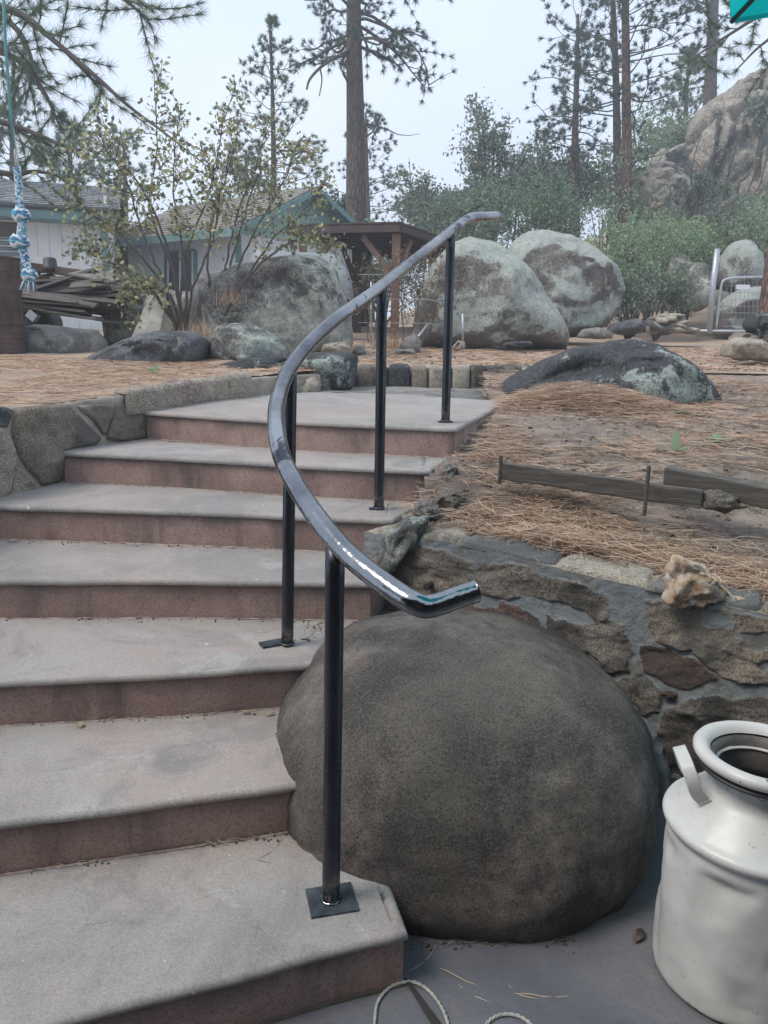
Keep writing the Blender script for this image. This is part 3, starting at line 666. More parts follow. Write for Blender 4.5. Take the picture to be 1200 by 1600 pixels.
flip(MB().add(vs, fs).build('wall_top', M['tan_rock'], rw, smooth=True))
# rough cap along the top of the wall
cap = []
cs = [(-.03, .36, 'tan_rock'), (.36, .74, 'slab'), (.74, 1.06, 'tan_rock'), (1.06, 1.4, 'slab'), (1.4, 1.8, 'brown_rock')]
for i, (s0, s1, mt) in enumerate(cs):
    def tmap(u, v, h): 
        p = WL0+wd*u-wn*v; return Vector((p.x, p.y, wall_top(u)-.004+h))
    wdt = [.16, .15, .17, .16, .17][i]
    patch_stone('cap_stone', M[mt], [(s0+.002, -.018), ((s0+s1)/2, -.018), (s1-.005, -.012), (s1-.003, wdt*.5), (s1-.02, wdt), ((s0+s1)/2, wdt*1.05), (s0+.02, wdt*.95), (s0+.003, wdt*.5)], tmap, .013, rw, seed=20+i, amp=1.2, flat=8, rings=14, per=64, rag=.07)
# bead of mortar where the wall was pointed up against the boulder
bp = [wmap(a, max(b, .02), .03+.012*noise.noise(Vector((a*9, 0, 0)))) for a, b in [to_wall(*p) for p in [(560, 962), (640, 962), (720, 972), (790, 990), (850, 1016), (905, 1046), (950, 1075), (990, 1108), (1018, 1145), (1034, 1190), (1038, 1250)]]]
bp = catmull(bp, 8); MB().tube(bp, [.026+.010*noise.noise(Vector((i*.35, 2, 0))) for i in range(len(bp))], 10, wob=.18).build('mortar_bead', M['wallmortar'], rw, smooth=True)
# drain hole
s_, z_ = to_wall(678, 911); p0 = wmap(s_, z_, .060)
MB().tube([p0+Vector((wn.x, wn.y, 0))*-.05, p0+Vector((wn.x, wn.y, 0))*.001], [.013, .013], 14).build('drain_hole', M['gap'], rw)
s_, z_ = to_wall(1052, 1080)
ell_rock('red_chip', M['red_rock'], wmap(s_, z_, .03), (.03, .015, .012), amp=.3, seed=4, sub=3, parent=rw)

# ------------------------------------------------------------------ the big boulder
def boulder_shape(d):
    bx = .86; p = Vector([math.copysign(abs(x)**bx, x) for x in d]); p.normalize(); e = (abs(d.x)**2.35+abs(d.y)**2.35+abs(d.z)**2.35)**(-1/2.35)
    off = Vector((21, 9.3, 5.1)); k = e*(1+.030*noise.noise(d*1.3+off)+.022*fbm(d*2.6+off, 6)+.0035*noise.noise(d*14+off))
    g_ = noise.noise(Vector((d.x*1.7+.3*d.z, d.y*1.7, d.z*1.2+4))); k -= .010*max(0, 1-abs(g_)*16)          # a shallow seam
    z = d.z*.425*k; lean = .04*d.z
    und = 1-.05*max(0, -d.z-.12)                                                                       # drawn in towards the foot
    sh = 1-.10*max(0, d.x)*max(0, d.z)*1.4
    return Vector((.262+d.x*.600*k*und, 2.25+d.y*.620*k*und+lean, .165+z*sh))
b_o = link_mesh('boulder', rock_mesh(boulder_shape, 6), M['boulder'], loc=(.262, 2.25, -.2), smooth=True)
tag(b_o, 'huge smooth dark speckled boulder in front of the wall, right of the front post', 'boulder')
# ------------------------------------------------------------------ left-hand retaining wall and curb
class Path:
    def __init__(s, pts):
        s.p = [Vector(q) for q in pts]; s.l = [0]
        for a, b in zip(s.p[:-1], s.p[1:]): s.l.append(s.l[-1]+(b-a).length)
    def at(s, t):
        for i in range(len(s.p)-1):
            if t <= s.l[i+1] or i == len(s.p)-2:
                d = (s.p[i+1]-s.p[i]).normalized(); return s.p[i]+d*(t-s.l[i]), Vector((d.y, -d.x))
    def hit(s, px, py):
        d = ray(px, py); best = None
        for i in range(len(s.p)-1):
            a = s.p[i]; e = (s.p[i+1]-a).normalized(); n_ = Vector((e.y, -e.x)); den = d.x*n_.x+d.y*n_.y
            if abs(den) < 1e-6: continue
            t = a.dot(n_)/den; q = Vector((d.x*t, d.y*t)); u = (q-a).dot(e); ln = s.l[i+1]-s.l[i]
            over = max(0, -u if i > 0 else 0, u-ln if i < len(s.p)-2 else 0)
            if t > 0 and (best is None or over < best[0]): best = (over, s.l[i]+min(max(u, 0 if i > 0 else u), ln if i < len(s.p)-2 else u), EYE+d.z*t)
        return best[1], best[2]
LP = Path([(-2.0, 2.72), (-1.735, 3.37), (-1.60, 3.74), (-1.345, 4.235), (-1.12, 4.95), (-.80, 5.55), (-.50, 5.98)])
def lmap(s_, z, h): p, n_ = LP.at(s_); q = p+n_*(h*1.0-(z-.75)*.06+.01); return Vector((q.x, q.y, z))
lw = thing('stone_terrace_wall', 'low terrace wall of big tan and grey stones left of the upper steps', 'wall', (-1.7, 3.4, .7))
vs = []; fs = []; ns = 120; nh = 24; tot = LP.l[-1]
def ltop(s_): return interp(s_, [0, .75, 1.1, 1.7, 2.4, 3.6], [1.125, 1.125, 1.12, 1.145, 1.165, 1.17])
for i in range(ns+1):
    s_ = tot*i/ns
    for j in range(nh+1): z = .55+(ltop(s_)-.55)*j/nh; vs.append(lmap(s_, z, .008*fbm(Vector((s_*7, z*7, 3)), 5)))
    p, n_ = LP.at(s_)
    for q in range(1, 5): pp = p-n_*(.035*q+.02); vs.append(Vector((pp.x, pp.y, ltop(s_)+.006-(.03 if q == 4 else 0))))
m_ = nh+5
for i in range(ns):
    for j in range(m_-1): a = i*m_+j; fs.append((a, a+m_, a+m_+1, a+1))
flip(MB().add(vs, fs).build('mortar', M['tanmortar'], lw, smooth=True))
for i, (mt, th, poly) in enumerate([
    ('tan_rock', .05, [(-60, 668), (-20, 662), (10, 670), (24, 700), (25, 720), (9, 776), (-40, 790), (-70, 740)]),
    ('bluegrey', .03, [(-40, 632), (0, 634), (22, 640), (14, 668), (-10, 664), (-40, 660)]),
    ('brown_rock', .06, [(24, 640), (66, 634), (108, 633), (126, 648), (158, 684), (150, 693), (96, 705), (94, 750), (62, 759), (29, 718), (16, 672)]),
    ('tan_rock', .035, [(25, 728), (58, 761), (44, 768), (13, 774)]),
    ('tan_rock', .045, [(122, 634), (175, 631), (178, 642), (163, 681), (148, 660)]),
    ('tan_rock', .055, [(180, 633), (219, 629), (226, 645), (225, 683), (196, 690), (165, 686), (172, 662)])]):
    patch_stone('stone', M[mt], [LP.hit(*p) for p in poly], lmap, th*.42, lw, seed=60+i, amp=.9, rings=16, per=72, flat=9, rag=.035)
br = [1.55, 1.86, 2.02, 2.24, 2.55, 2.80]
cb = thing('stone_curb', 'curb of pale rounded stones along the left edge of the top landing', 'curb', (-1.1, 5, 1.05))
for i in range(5):
    a, b_ = br[i]-.006, br[i+1]+.006; md = (a+b_)/2; zt = 1.16+[0, .005, .012, .02, .03][i]; zb = 1.045
    def cmap(u, v, h, zt=zt):        # v: 0 base of face .. height, then back over the top
        hh = zt-zb; p, n_ = LP.at(u)
        if v < hh: q = p+n_*(h+.012); return Vector((q.x, q.y, zb+v))
        q = p+n_*(.012-(v-hh)); return Vector((q.x, q.y, zt+h*1.0))
    patch_stone('stone', M[['tan_rock', 'tan_rock', 'pink_rock', 'tan_rock', 'tan_rock'][i]], [(a, -.01), (md, -.01), (b_, -.01), (b_+.0, .1), (b_-.01, .23), (md, .25), (a+.01, .23), (a, .1)], cmap, .018, cb, seed=80+i, amp=1.0, rag=.05, flat=8, per=56, rings=12)
tag(traced_rock('curb_end_rock', M['tan_rock'], [(448, 618), (450, 600), (462, 590), (492, 588), (502, 600), (500, 616), (470, 622)], 5.95, .2, seed=5, sub=4), 'rounded tan rock ending the left curb, just behind the curved rail', 'rock')

# curb behind the landing
bc = thing('back_stone_curb', 'row of squared dark and brown stones edging the yard behind the landing', 'curb', (.3, 6.6, 1.05))
xs = [553, 606, 642, 669, 706, 735, 760, 783, 815, 845]
for i in range(9):
    a = Wp(xs[i]+1, 597, 6.55); b_ = Wp(xs[i+1]-1, 597, 6.55); tp = Wp(xs[i], 570, 6.55).z+random.uniform(-.01, .01)
    cx = (a.x+b_.x)/2; wdt = (b_.x-a.x)
    def f(d, cx=cx, wdt=wdt, tp=tp, i=i):
        p = Vector([math.copysign(abs(x)**.35, x) for x in d]); k = 1+.05*fbm(d*2+Vector((i*4, 0, 0)), 4)
        return Vector((cx+p.x*wdt*.53*k, 6.68+p.y*.13*k+.12*(cx > .9)*(cx-.9), (tp+1.0)/2+p.z*(tp-1.0)/2*k))
    link_mesh('stone', rock_mesh(f, 3), M[['dark_stone', 'black_rock', 'brown_rock', 'tan_rock', 'tan_rock', 'dark_stone', 'black_rock', 'dark_stone', 'black_rock'][i]], bc, smooth=True)

# rough stones stepping down the right side of the stairs
SR = 'rough stones between the stairs and the planting bed'
for lab, mt, poly, Y, d in [
    ('small grey lichen stone beside the sixth step', 'grey_lichen', [(690, 758), (688, 735), (702, 724), (716, 730), (716, 745), (704, 760)], 3.42, .06),
    ('flat rough grey stone beside the fifth riser', 'dark_stone', [(674, 790), (684, 770), (712, 766), (728, 775), (708, 795), (688, 800)], 3.18, .08),
    ('pale angular stone next to the third post', 'slab', [(646, 802), (650, 786), (668, 782), (688, 796), (686, 810), (660, 806)], 3.05, .07),
    ('long lichen covered stone running down to the wall corner', 'grey_lichen', [(588, 905), (592, 868), (606, 832), (632, 808), (672, 806), (674, 826), (640, 845), (622, 870), (606, 905)], 2.92, .10),
    ('dark upright stone in the gap behind the rail bend', 'slate', [(545, 975), (546, 930), (552, 908), (566, 908), (574, 930), (570, 975)], 2.86, .06)]:
    tag(traced_rock('edge_stone', M[mt], poly, Y, d, seed=Y*3, sub=4, amp=.10, pw=.7), lab, 'stone', SR)
q_ = traced_rock('quartz_rock', M['quartz'], [(1044, 936), (1042, 890), (1060, 872), (1085, 878), (1112, 896), (1138, 926), (1134, 942), (1080, 944)], 2.30, .06, seed=3, sub=5, amp=.16, pw=.7)
q_.location.z += .0
tag(q_, 'orange and white quartz rock sitting on the wall top', 'rock')
tag(traced_rock('quartz_chip', M['quartz'], [(1120, 938), (1130, 928), (1165, 934), (1168, 944), (1140, 948)], 2.30, .02, seed=9, sub=3, amp=.15), 'small tan quartz chip right of the quartz rock', 'rock')
tag(traced_rock('clod', M['dark_stone'], [(1095, 792), (1100, 770), (1125, 766), (1150, 775), (1158, 792), (1130, 800)], 2.93, .06, seed=2, sub=4, amp=.12), 'earthy stone lying where the two edging boards meet', 'rock')

# timber edging with stakes
def timber(name, a, b, hgt, thick, lab, seed):
    a = Vector(a); b = Vector(b); t = MB(); n_ = 24; vs = []; fs = []; d = (b-a).normalized(); sd_ = Vector((-d.y, d.x, 0)).normalized()
    for i in range(n_+1):
        p = a.lerp(b, i/n_)
        for (u, v) in [(-.5, 0), (-.5, 1), (.5, 1), (.5, 0)]:
            q = p+sd_*(u*thick)+Vector((0, 0, v*hgt)); q += Vector((0, 0, .006*fbm(q*5+Vector((seed, 0, 0)), 3))); vs.append(q)
    for i in range(n_):
        for j in range(4): a_ = i*4+j; b__ = i*4+(j+1) % 4; fs.append((a_, b__, b__+4, a_+4))
    fs += [(3, 2, 1, 0), tuple(n_*4+j for j in range(4))]
    o = t.add(vs, fs).build(name, M['timber'], loc=a); flip(o); bv = o.modifiers.new('bevel', 'BEVEL'); bv.width = .006; bv.segments = 2
    return tag(o, lab, 'edging board', 'timber edging boards')
p1, p2 = Wp(782, 741, 3.26), Wp(1097, 787, 2.92)
timber('edging_board', p1, p2, .072, .045, 'long thin grey edging board held by two iron stakes', 1).location.z -= .018
p3, p4 = Wp(1040, 757, 3.12), Wp(1225, 798, 2.86)
timber('edging_board', p3, p4, .078, .09, 'thick dark edging timber at the right edge of the bed', 2)
for lab, px, py, top, Y in [('iron stake at the left end of the thin edging board', 781, 742, 712, 3.24), ('taller iron stake at the middle of the thin edging board', 1008, 790, 728, 2.93)]:
    a = Wp(px, py, Y); h_ = Wp(px, top, Y).z; t = MB().tube([a-Vector((0, 0, .04)), (a.x, a.y, h_)], .008, 8)
    o = t.build('stake', M['timber'], loc=a); tag(o, lab, 'stake', 'stakes of the edging boards')

# ------------------------------------------------------------------ handrail
hr = thing('handrail', 'curved polished steel handrail on four round posts beside the steps', 'handrail', (-.111, 1.597, .15))
rail_pts = [Wp(743, 924, 1.47), Wp(715, 933, 1.455), Wp(688, 943, 1.44), Wp(665, 948, 1.428), Wp(645, 941, 1.43), Wp(620, 926, 1.455), Wp(580, 897, 1.505),
            Wp(540, 862, 1.57), Wp(500, 815, 1.66), Wp(466, 765, 1.77), Wp(441, 715, 1.90), Wp(432, 672, 2.04), Wp(433, 630, 2.20), Wp(449, 583, 2.40), Wp(482, 538, 2.62),
            Wp(530, 495, 2.88), Wp(590, 452, 3.19), Wp(645, 408, 3.55), Wp(700, 365, 3.96), Wp(722, 348, 4.12), Wp(733, 341.5, 4.20), Wp(745, 339, 4.27), Wp(778, 337.5, 4.47)]
RR = .0235
body = catmull(rail_pts, 8)
t = MB(); t.tube(body, RR, 28, cap=False); inner = MB(); inner.tube(body[:4], RR*.86, 28, cap=False); inner.tube(body[-4:], RR*.86, 28, cap=False)
t.add(inner.v, [tuple(reversed(f)) for f in inner.f])
n_ = 28; nb = len(body)*n_
for s0, s1 in ((0, nb), ((len(body)-1)*n_, nb+(4+3)*n_)):
    fs = [(s0+j, s0+(j+1) % n_, s1+(j+1) % n_, s1+j) for j in range(n_)]
    t.add([], []); t.f += fs
t.build('rail', M['rail'], hr, smooth=True)
def nearest(x, y): return min(body, key=lambda p: (p.x-x)**2+(p.y-y)**2)
for px, py, z, r_, pw_, ps in [(517, 1408, .15, .0215, .115, (.35, 0, 0)), (449, 1008, .45, .0205, .10, (-.045, .008, .5)), (592, 796, .75, .0215, .06, (-.012, .0, .1)), (696, 660, 1.05, .0225, .075, (0, .005, .2))]:
    a = Zp(px, py, z); q = nearest(a.x, a.y); tp = Vector((q.x*.85+a.x*.15, q.y*.85+a.y*.15, q.z-RR*.55))
    k = 14; pts = [a.lerp(tp, i/k) for i in range(k+1)]; pts[0].z = z+.004
    o = MB().tube(pts, [r_*(1+.01*math.sin(i)) for i in range(k+1)], 24).build('post', M['post'], hr, loc=(a.x, a.y, z), smooth=True)
    ang = ps[2] if px != 517 else .25
    pl_ = MB(); Rm = Matrix.Rotation(ang, 3, 'Z'); cc = Vector((a.x+(ps[0] if px != 517 else .002), a.y+(ps[1] if px != 517 else 0), z+.0035)); pl_.box(cc, (pw_, pw_*(.85 if px == 517 else .5), .007), Rm)
    po = pl_.build('base_plate', M['plate'], o, bevel=.0015)
    wl = MB(); ring = [(a.x+math.cos(x)*(r_+.001), a.y+math.sin(x)*(r_+.001), z+.009+.001*math.sin(x*7)) for x in [2*PI*i/28 for i in range(29)]]
    wl.tube(ring, .0035, 6, cap=False, wob=.3).build('weld', M['rail'] if px == 517 else M['plate'], o, smooth=True)

# ------------------------------------------------------------------ milk can
cc = Vector((.868, 1.572, 0)); CS = 1.08; tilt = 0
can = thing('milk_can', 'old dented white milk can without its lid, at the right edge beside the boulder', 'milk can', cc)
def dent(a, z):
    p = Vector((math.cos(a)*2.2, math.sin(a)*2.2, z*7)); d_ = -.0100*max(0, noise.noise(p)-.05)*2.2 - .004*max(0, noise.noise(p*2.3+Vector((3, 3, 3)))-.1)
    return d_*(1 if .03 < z < .36 else .15)+.0012*math.sin(a*2+.6)
prof = [(.0, .002), (.158, .002), (.168, .008), (.170, .016), (.171, .03)]+[(.172+.0015*math.sin(z*9), z) for z in np.linspace(.05, .375, 26)]
prof += [(.171, .385), (.1715, .392), (.176, .396), (.181, .402), (.1835, .410), (.182, .418), (.176, .423), (.170, .426), (.163, .432), (.150, .446), (.135, .461), (.120, .476), (.108, .487), (.101, .496), (.097, .507), (.0955, .520), (.0955, .545), (.098, .553)]
prof = [(r*CS, z) for r, z in prof]; cb_ = MB(); cb_.lathe(prof, cc, 96, dent)
o = cb_.build('body', M['can'], can, smooth=True)
tor = [(.098, .562), (.106, .560), (.120, .564), (.130, .570), (.1355, .578), (.1355, .586), (.131, .593), (.123, .596), (.113, .594), (.105, .588), (.100, .578)]
MB().lathe([(r*CS, z) for r, z in tor], cc, 96, lambda a, z: .0012*math.sin(3*a)+.0008*noise.noise(Vector((a*3, z*20, 0)))).build('rim', M['rim'], can, smooth=True)
MB().lathe([(.099*CS, .548), (.116*CS, .5475), (.126*CS, .5525), (.1275*CS, .556), (.1265*CS, .5595), (.117*CS, .562), (.099*CS, .563)], cc, 72).build('rim_seam', M['black'], can, smooth=True)
MB().lathe([(.100*CS, .573), (.097, .565), (.094, .54), (.094, .50), (.098, .485), (.13, .44), (.145, .42), (.145, .2), (.145, .02), (0, .018)], cc, 72).build('inside', M['inside'], can, smooth=True)
lipf = lambda a, z: .0016*noise.noise(Vector((math.cos(a)*6, math.sin(a)*6, z*60)))
MB().lathe([(.1035, .566), (.100, .552), (.0985, .545), (.094, .543), (.0905, .5455), (.0905, .549), (.0955, .5505), (.0985, .560)], cc, 72, lipf).build('inner_lip', M['rim'], can, smooth=True)
def strap(ang, nm):
    ca, sa = math.cos(ang), math.sin(ang); tan = Vector((-sa, ca, 0)); rad = Vector((ca, sa, 0))
    # loop handle: rises from the shoulder, bows outwards and comes back down
    key = [(-.048, .128, .482), (-.056, .146, .502), (-.058, .160, .534), (-.044, .170, .560), (-.018, .175, .571), (.018, .175, .571), (.044, .170, .560), (.058, .160, .534), (.056, .146, .502), (.048, .128, .482)]
    c_ = catmull([cc+tan*a+rad*b+Vector((0, 0, z)) for a, b, z in key], 5); vs = []; fs = []
    for i, p in enumerate(c_):
        tg = (c_[min(i+1, len(c_)-1)]-c_[max(i-1, 0)]).normalized(); wv = (Vector((0, 0, .38))-rad).normalized(); wv = (wv-tg*wv.dot(tg)).normalized(); nv = tg.cross(wv)
        for u, v in ((-1, -1), (1, -1), (1, 1), (-1, 1)): vs.append(p+wv*(u*.0145)+nv*(v*.002+.003*(1-u*u)))
    for i in range(len(c_)-1):
        for j in range(4): a_ = i*4+j; b_ = i*4+(j+1) % 4; fs.append((a_, b_, b_+4, a_+4))
    fs += [(0, 1, 2, 3), tuple(len(c_)*4-4+j for j in (3, 2, 1, 0))]
    o = MB().add(vs, fs).build('handle', M['can'], can, smooth=False); bv = o.modifiers.new('bevel', 'BEVEL'); bv.width = .0015; bv.segments = 2
strap(R(172), 'handle'); strap(R(-8), 'handle')
lp = [cc+Vector((math.cos(R(a))*(.110+.008*math.sin((a-238)/16*PI)), math.sin(R(a))*(.110+.008*math.sin((a-238)/16*PI)), .545-.010*math.sin((a-238)/16*PI))) for a in range(238, 255, 2)]
MB().tube(lp, .0018, 6).build('wire_loop', M['can'], can, smooth=True)

# ------------------------------------------------------------------ cord and litter on the patio
def cord(pxs, nm, lab):
    pts = catmull([Zp(x, y, .006) for x, y in pxs], 8); t = MB()
    for s_ in range(2):
        hp = []; acc = 0; prev = pts[0]
        for p in pts:
            acc += (p-prev).length; prev = p; a = acc*230+s_*PI; hp.append(p+Vector((math.cos(a)*.0016, math.sin(a)*.0011, math.sin(a)*.0016)))
        t.tube(hp, .0028, 6)
    return tag(t.build(nm, M['cord'], loc=pts[0], smooth=True), lab, 'cord', 'loops of white cord on the patio')
cord([(560, 1720), (575, 1660), (584, 1608), (590, 1566), (612, 1541), (642, 1534), (668, 1546), (690, 1574), (702, 1606), (716, 1660), (745, 1680)], 'cord', 'loop of twisted white cord lying at the corner of the lowest step')
cord([(745, 1680), (748, 1628), (760, 1600), (778, 1587), (800, 1585), (822, 1594), (845, 1618), (860, 1660)], 'cord', 'smaller arc of white cord at the bottom edge, on the dark slab')
def fleaf(px, py, z, ln, wdt, ang, mat, lab, tz=0):
    c_ = Zp(px, py, z+.004); ca, sa = math.cos(ang), math.sin(ang); vs = []; fs = []; n_ = 8
    for i in range(n_+1):
        t = i/n_; hw = wdt*.5*math.sin(PI*min(1, t*.95+.04))**.8; x = (t-.5)*ln
        for u in (-1, 0, 1):
            lx, ly = x, u*hw; z_ = .004*abs(u)+.006*math.sin(t*3)+ly*tz; vs.append((c_.x+lx*ca-ly*sa, c_.y+lx*sa+ly*ca, c_.z+z_))
    for i in range(n_): a = i*3; fs += [(a, a+3, a+4, a+1), (a+1, a+4, a+5, a+2)]
    tag(MB().add(vs, fs).build('fallen_leaf', M[mat], loc=c_, smooth=True), lab, 'leaf', 'dry leaves on the steps and patio')
fleaf(466, 1062, .36, .045, .020, 1.1, 'yellowleaf', 'pale yellow leaf wedged between the third step and boulder', 1.2)
fleaf(124, 1134, .30, .030, .022, 2.2, 'dryleaf', 'small curled brown leaf at the back of the second tread')
fleaf(422, 1117, .30, .030, .012, .5, 'dryleaf', 'tan leaf in the corner by the boulder on the second tread')
fleaf(385, 1115, .30, .026, .011, .1, 'dryleaf', 'narrow brown leaf against the third riser')
fleaf(20, 846, .60, .05, .016, .2, 'dryleaf', 'long dry leaf at the back left of the fourth tread')
fleaf(998, 1463, .0, .055, .026, .9, 'bark', 'crumpled brown leaf beside the milk can base')


# dry pine needles: real thin strands, in bundles of three
def strands(name, mat, pts, z_of, lng, wd_, label=None, dens_up=.012, seed=1, bend=.25, ang=None, asp=1):
    g = np.random.default_rng(seed); P = np.array(pts); n_ = len(P)
    if ang is None: an = g.uniform(0, 2*PI, n_)
    else: an = g.normal(ang[0], ang[1], n_)
    ln = lng*g.uniform(.55, 1.15, n_); vs = []; fs = []
    bend_ = g.normal(0, bend, n_); up_ = g.uniform(0, dens_up, n_); tl = g.normal(0, .10, n_)
    k = 4; idx = 0; V = np.zeros((n_*(k+1)*2, 3)); F = np.zeros((n_*k, 4), dtype=int)
    for i in range(n_):
        x, y = P[i]; z0 = z_of(x, y)+.002+up_[i]; a = an[i]; sx = ln[i]/k; base = i*(k+1)*2
        for j in range(k+1):
            s = j-k/2; xx = x; 
            aa = a+bend_[i]*s
            if j == 0: X = x-math.cos(a)*ln[i]/2; Yy = y-math.sin(a)*ln[i]/2; Zz = z0
            else: X += math.cos(aa)*sx; Yy += math.sin(aa)*sx; Zz = z0+tl[i]*sx*j*.3+.004*math.sin(j*1.3+i)
            w_ = wd_*(1 if 0 < j < k else .4); px_, py_ = -math.sin(aa)*w_/2, math.cos(aa)*w_/2
            V[base+j*2] = (X-px_, Yy-py_, Zz); V[base+j*2+1] = (X+px_, Yy+py_, Zz+w_*.5)
        for j in range(k): F[i*k+j] = (base+j*2, base+j*2+2, base+j*2+3, base+j*2+1)
    o = link_mesh(name, np_mesh(V, F), mat); tag(o, label, None, None, 'stuff'); return o
def scatter(n, x0, x1, y0, y1, ok, seed, clump=1.4, thr=-.05, amp=1):
    g = np.random.default_rng(seed); out = []; tries = 0
    while len(out) < n and tries < n*30:
        tries += 1; x = g.uniform(x0, x1); y = g.uniform(y0, y1)
        if not ok(x, y): continue
        if noise.noise(Vector((x*clump, y*clump, seed)))+.4*noise.noise(Vector((x*5, y*5, seed))) < thr+g.normal(0, .12): continue
        out.append((x, y))
        for _ in range(2): out.append((x+g.normal(0, .012), y+g.normal(0, .012)))
    return out
bed_ok = lambda x, y: keep_right(x, y) and wall_side(x, y) > .16
strands('pine_needle_litter', M['dry_needle'], scatter(9500, 0, 2.6, 2.0, 3.3, lambda x, y: bed_ok(x, y) and not (x > 1.0 and 2.45 < y and wall_side(x, y) > .45 and random.random() < .93), 1, thr=-.22), lambda x, y: right_h(x, y), .15, .0017, seed=1, dens_up=.035)
strands('pine_needle_litter', M['dry_needle'], scatter(12000, .3, 4.2, 3.3, 6.9, keep_right, 2, thr=-.10), lambda x, y: right_h(x, y), .16, .0023, seed=2, dens_up=.02)
def heap(n, cx, cy, sx, sy, h, seed):
    g = np.random.default_rng(seed); pts = [(g.normal(cx, sx), g.normal(cy, sy)) for _ in range(n)]
    pts = [p for p in pts if keep_right(*p) and wall_side(*p) > .12]
    return strands('needle_heap', M['dry_needle'], pts, lambda x, y: right_h(x, y)+random.random()*h*math.exp(-((x-cx)**2/(2*sx*sx)+(y-cy)**2/(2*sy*sy))), .17, .0021, seed=seed, bend=.35, dens_up=.01)
heap(5200, 1.25, 4.95, .36, .17, .15, 5)
heap(2600, .66, 2.72, .30, .14, .07, 6); heap(1200, .45, 3.0, .16, .16, .05, 7); heap(1200, 1.0, 2.45, .22, .10, .05, 8); heap(900, .55, 3.6, .12, .25, .05, 9)
strands('pine_needle_litter', M['dry_needle'], scatter(12000, -4.6, -.5, 3.4, 6.8, keep_left, 3, thr=-.25), left_h, .16, .0026, seed=3, dens_up=.012)
strands('pine_needle_litter', M['dry_needle'], scatter(9000, -1.5, 7, 6.9, 12.5, lambda x, y: True, 4, thr=-.2), lambda x, y: back_h(x, y), .18, .006, seed=4)
def chips(name, n_, x0, x1, y0, y1, ok, zf, seed, size, mat, lab=None):
    g = np.random.default_rng(seed); t = MB()
    for _ in range(n_):
        x, y = g.uniform(x0, x1), g.uniform(y0, y1)
        if not ok(x, y): continue
        sz = size*g.uniform(.35, 1.2); t.box((x, y, zf(x, y)+sz*.12), (sz, sz*g.uniform(.4, .8), sz*g.uniform(.15, .4)), Euler((g.uniform(-.4, .4), g.uniform(-.4, .4), g.uniform(0, 3))).to_matrix(), jit=sz*.12)
    tag(t.build(name, mat), kind='stuff')
chips('bark_chips', 900, 0, 4, 2.1, 6.3, bed_ok, right_h, 3, .022, M['bark']); chips('pebbles', 900, 0, 4, 2.1, 6.3, bed_ok, right_h, 4, .018, M['tan_rock'])
chips('bark_chips', 300, -4.5, -.5, 3.4, 6.8, keep_left, left_h, 5, .014, M['bark']); chips('pebbles', 700, -3, 7, 7, 12, lambda x, y: True, back_h, 6, .035, M['dark_stone'])
strands('dark_needle_mat', M['dark_needle'], scatter(7000, 0, 3.6, 2.0, 6.2, bed_ok, 12, thr=-.3), right_h, .12, .0028, seed=12, dens_up=.006)
def seam(px0, px1, z, n_, seed, spread=.018):                          # needle bits and grit caught where riser meets tread
    g = np.random.default_rng(seed); return [tuple(Zp(px0[0]+(px1[0]-px0[0])*u, px0[1]+(px1[1]-px0[1])*u, z)[:2]) for u in g.uniform(0, 1, n_)]
for (a_, b_, k, n_) in [((0, 1131), (420, 1113), 2, 26), ((0, 967), (500, 970), 3, 22), ((0, 1366), (470, 1300), 1, 20), ((0, 845), (560, 862), 4, 20), ((100, 753), (640, 782), 5, 16), ((230, 688), (700, 713), 6, 12), ((440, 1150), (480, 1210), 2, 14), ((480, 1000), (505, 972), 3, 10), ((640, 1478), (900, 1470), 0, 30)]:
    pp = seam(a_, b_, k*RISE, n_, k*7+n_); dx_ = math.atan2(pp[0][1]-pp[-1][1], pp[0][0]-pp[-1][0]+1e-6)
    strands('crevice_needles', M['pale_needle'], pp, lambda x, y, k=k: k*RISE, .07, .0018, seed=k+n_, dens_up=.004, ang=(dx_, .35), bend=.2)
    g = np.random.default_rng(n_); t = MB()
    for x, y in pp:
        for _ in range(3): sz = g.uniform(.002, .006); t.box((x+g.normal(0, .02), y+g.normal(0, .012), k*RISE+.002), (sz, sz, sz*.7), jit=sz*.2)
    tag(t.build('grit', M['dirt']), kind='stuff')
g = np.random.default_rng(11)
def on_steps(n, k, x0, x1, seed, zz):
    g = np.random.default_rng(seed); pts = []
    for _ in range(n): pts.append(Zp(g.uniform(x0, x1), g.uniform(*zz), k*RISE)[:2])
    return pts
for k, n_, x0, x1, yy in [(1, 5, 290, 490, (1305, 1345)), (2, 3, 180, 260, (1122, 1132)), (3, 4, 20, 420, (985, 1020)), (3, 5, 500, 560, (965, 1000)), (4, 3, 0, 30, (860, 900)), (5, 6, 600, 650, (780, 800)), (7, 14, 560, 770, (625, 660)), (0, 5, 640, 860, (1500, 1560))]:
    strands('stray_needles', M['pale_needle'], on_steps(n_, k, x0, x1, 30+k+n_, yy), lambda x, y, k=k: k*RISE, .11, .0022, seed=k+60, dens_up=.002, ang=(.2, .7), bend=.2)

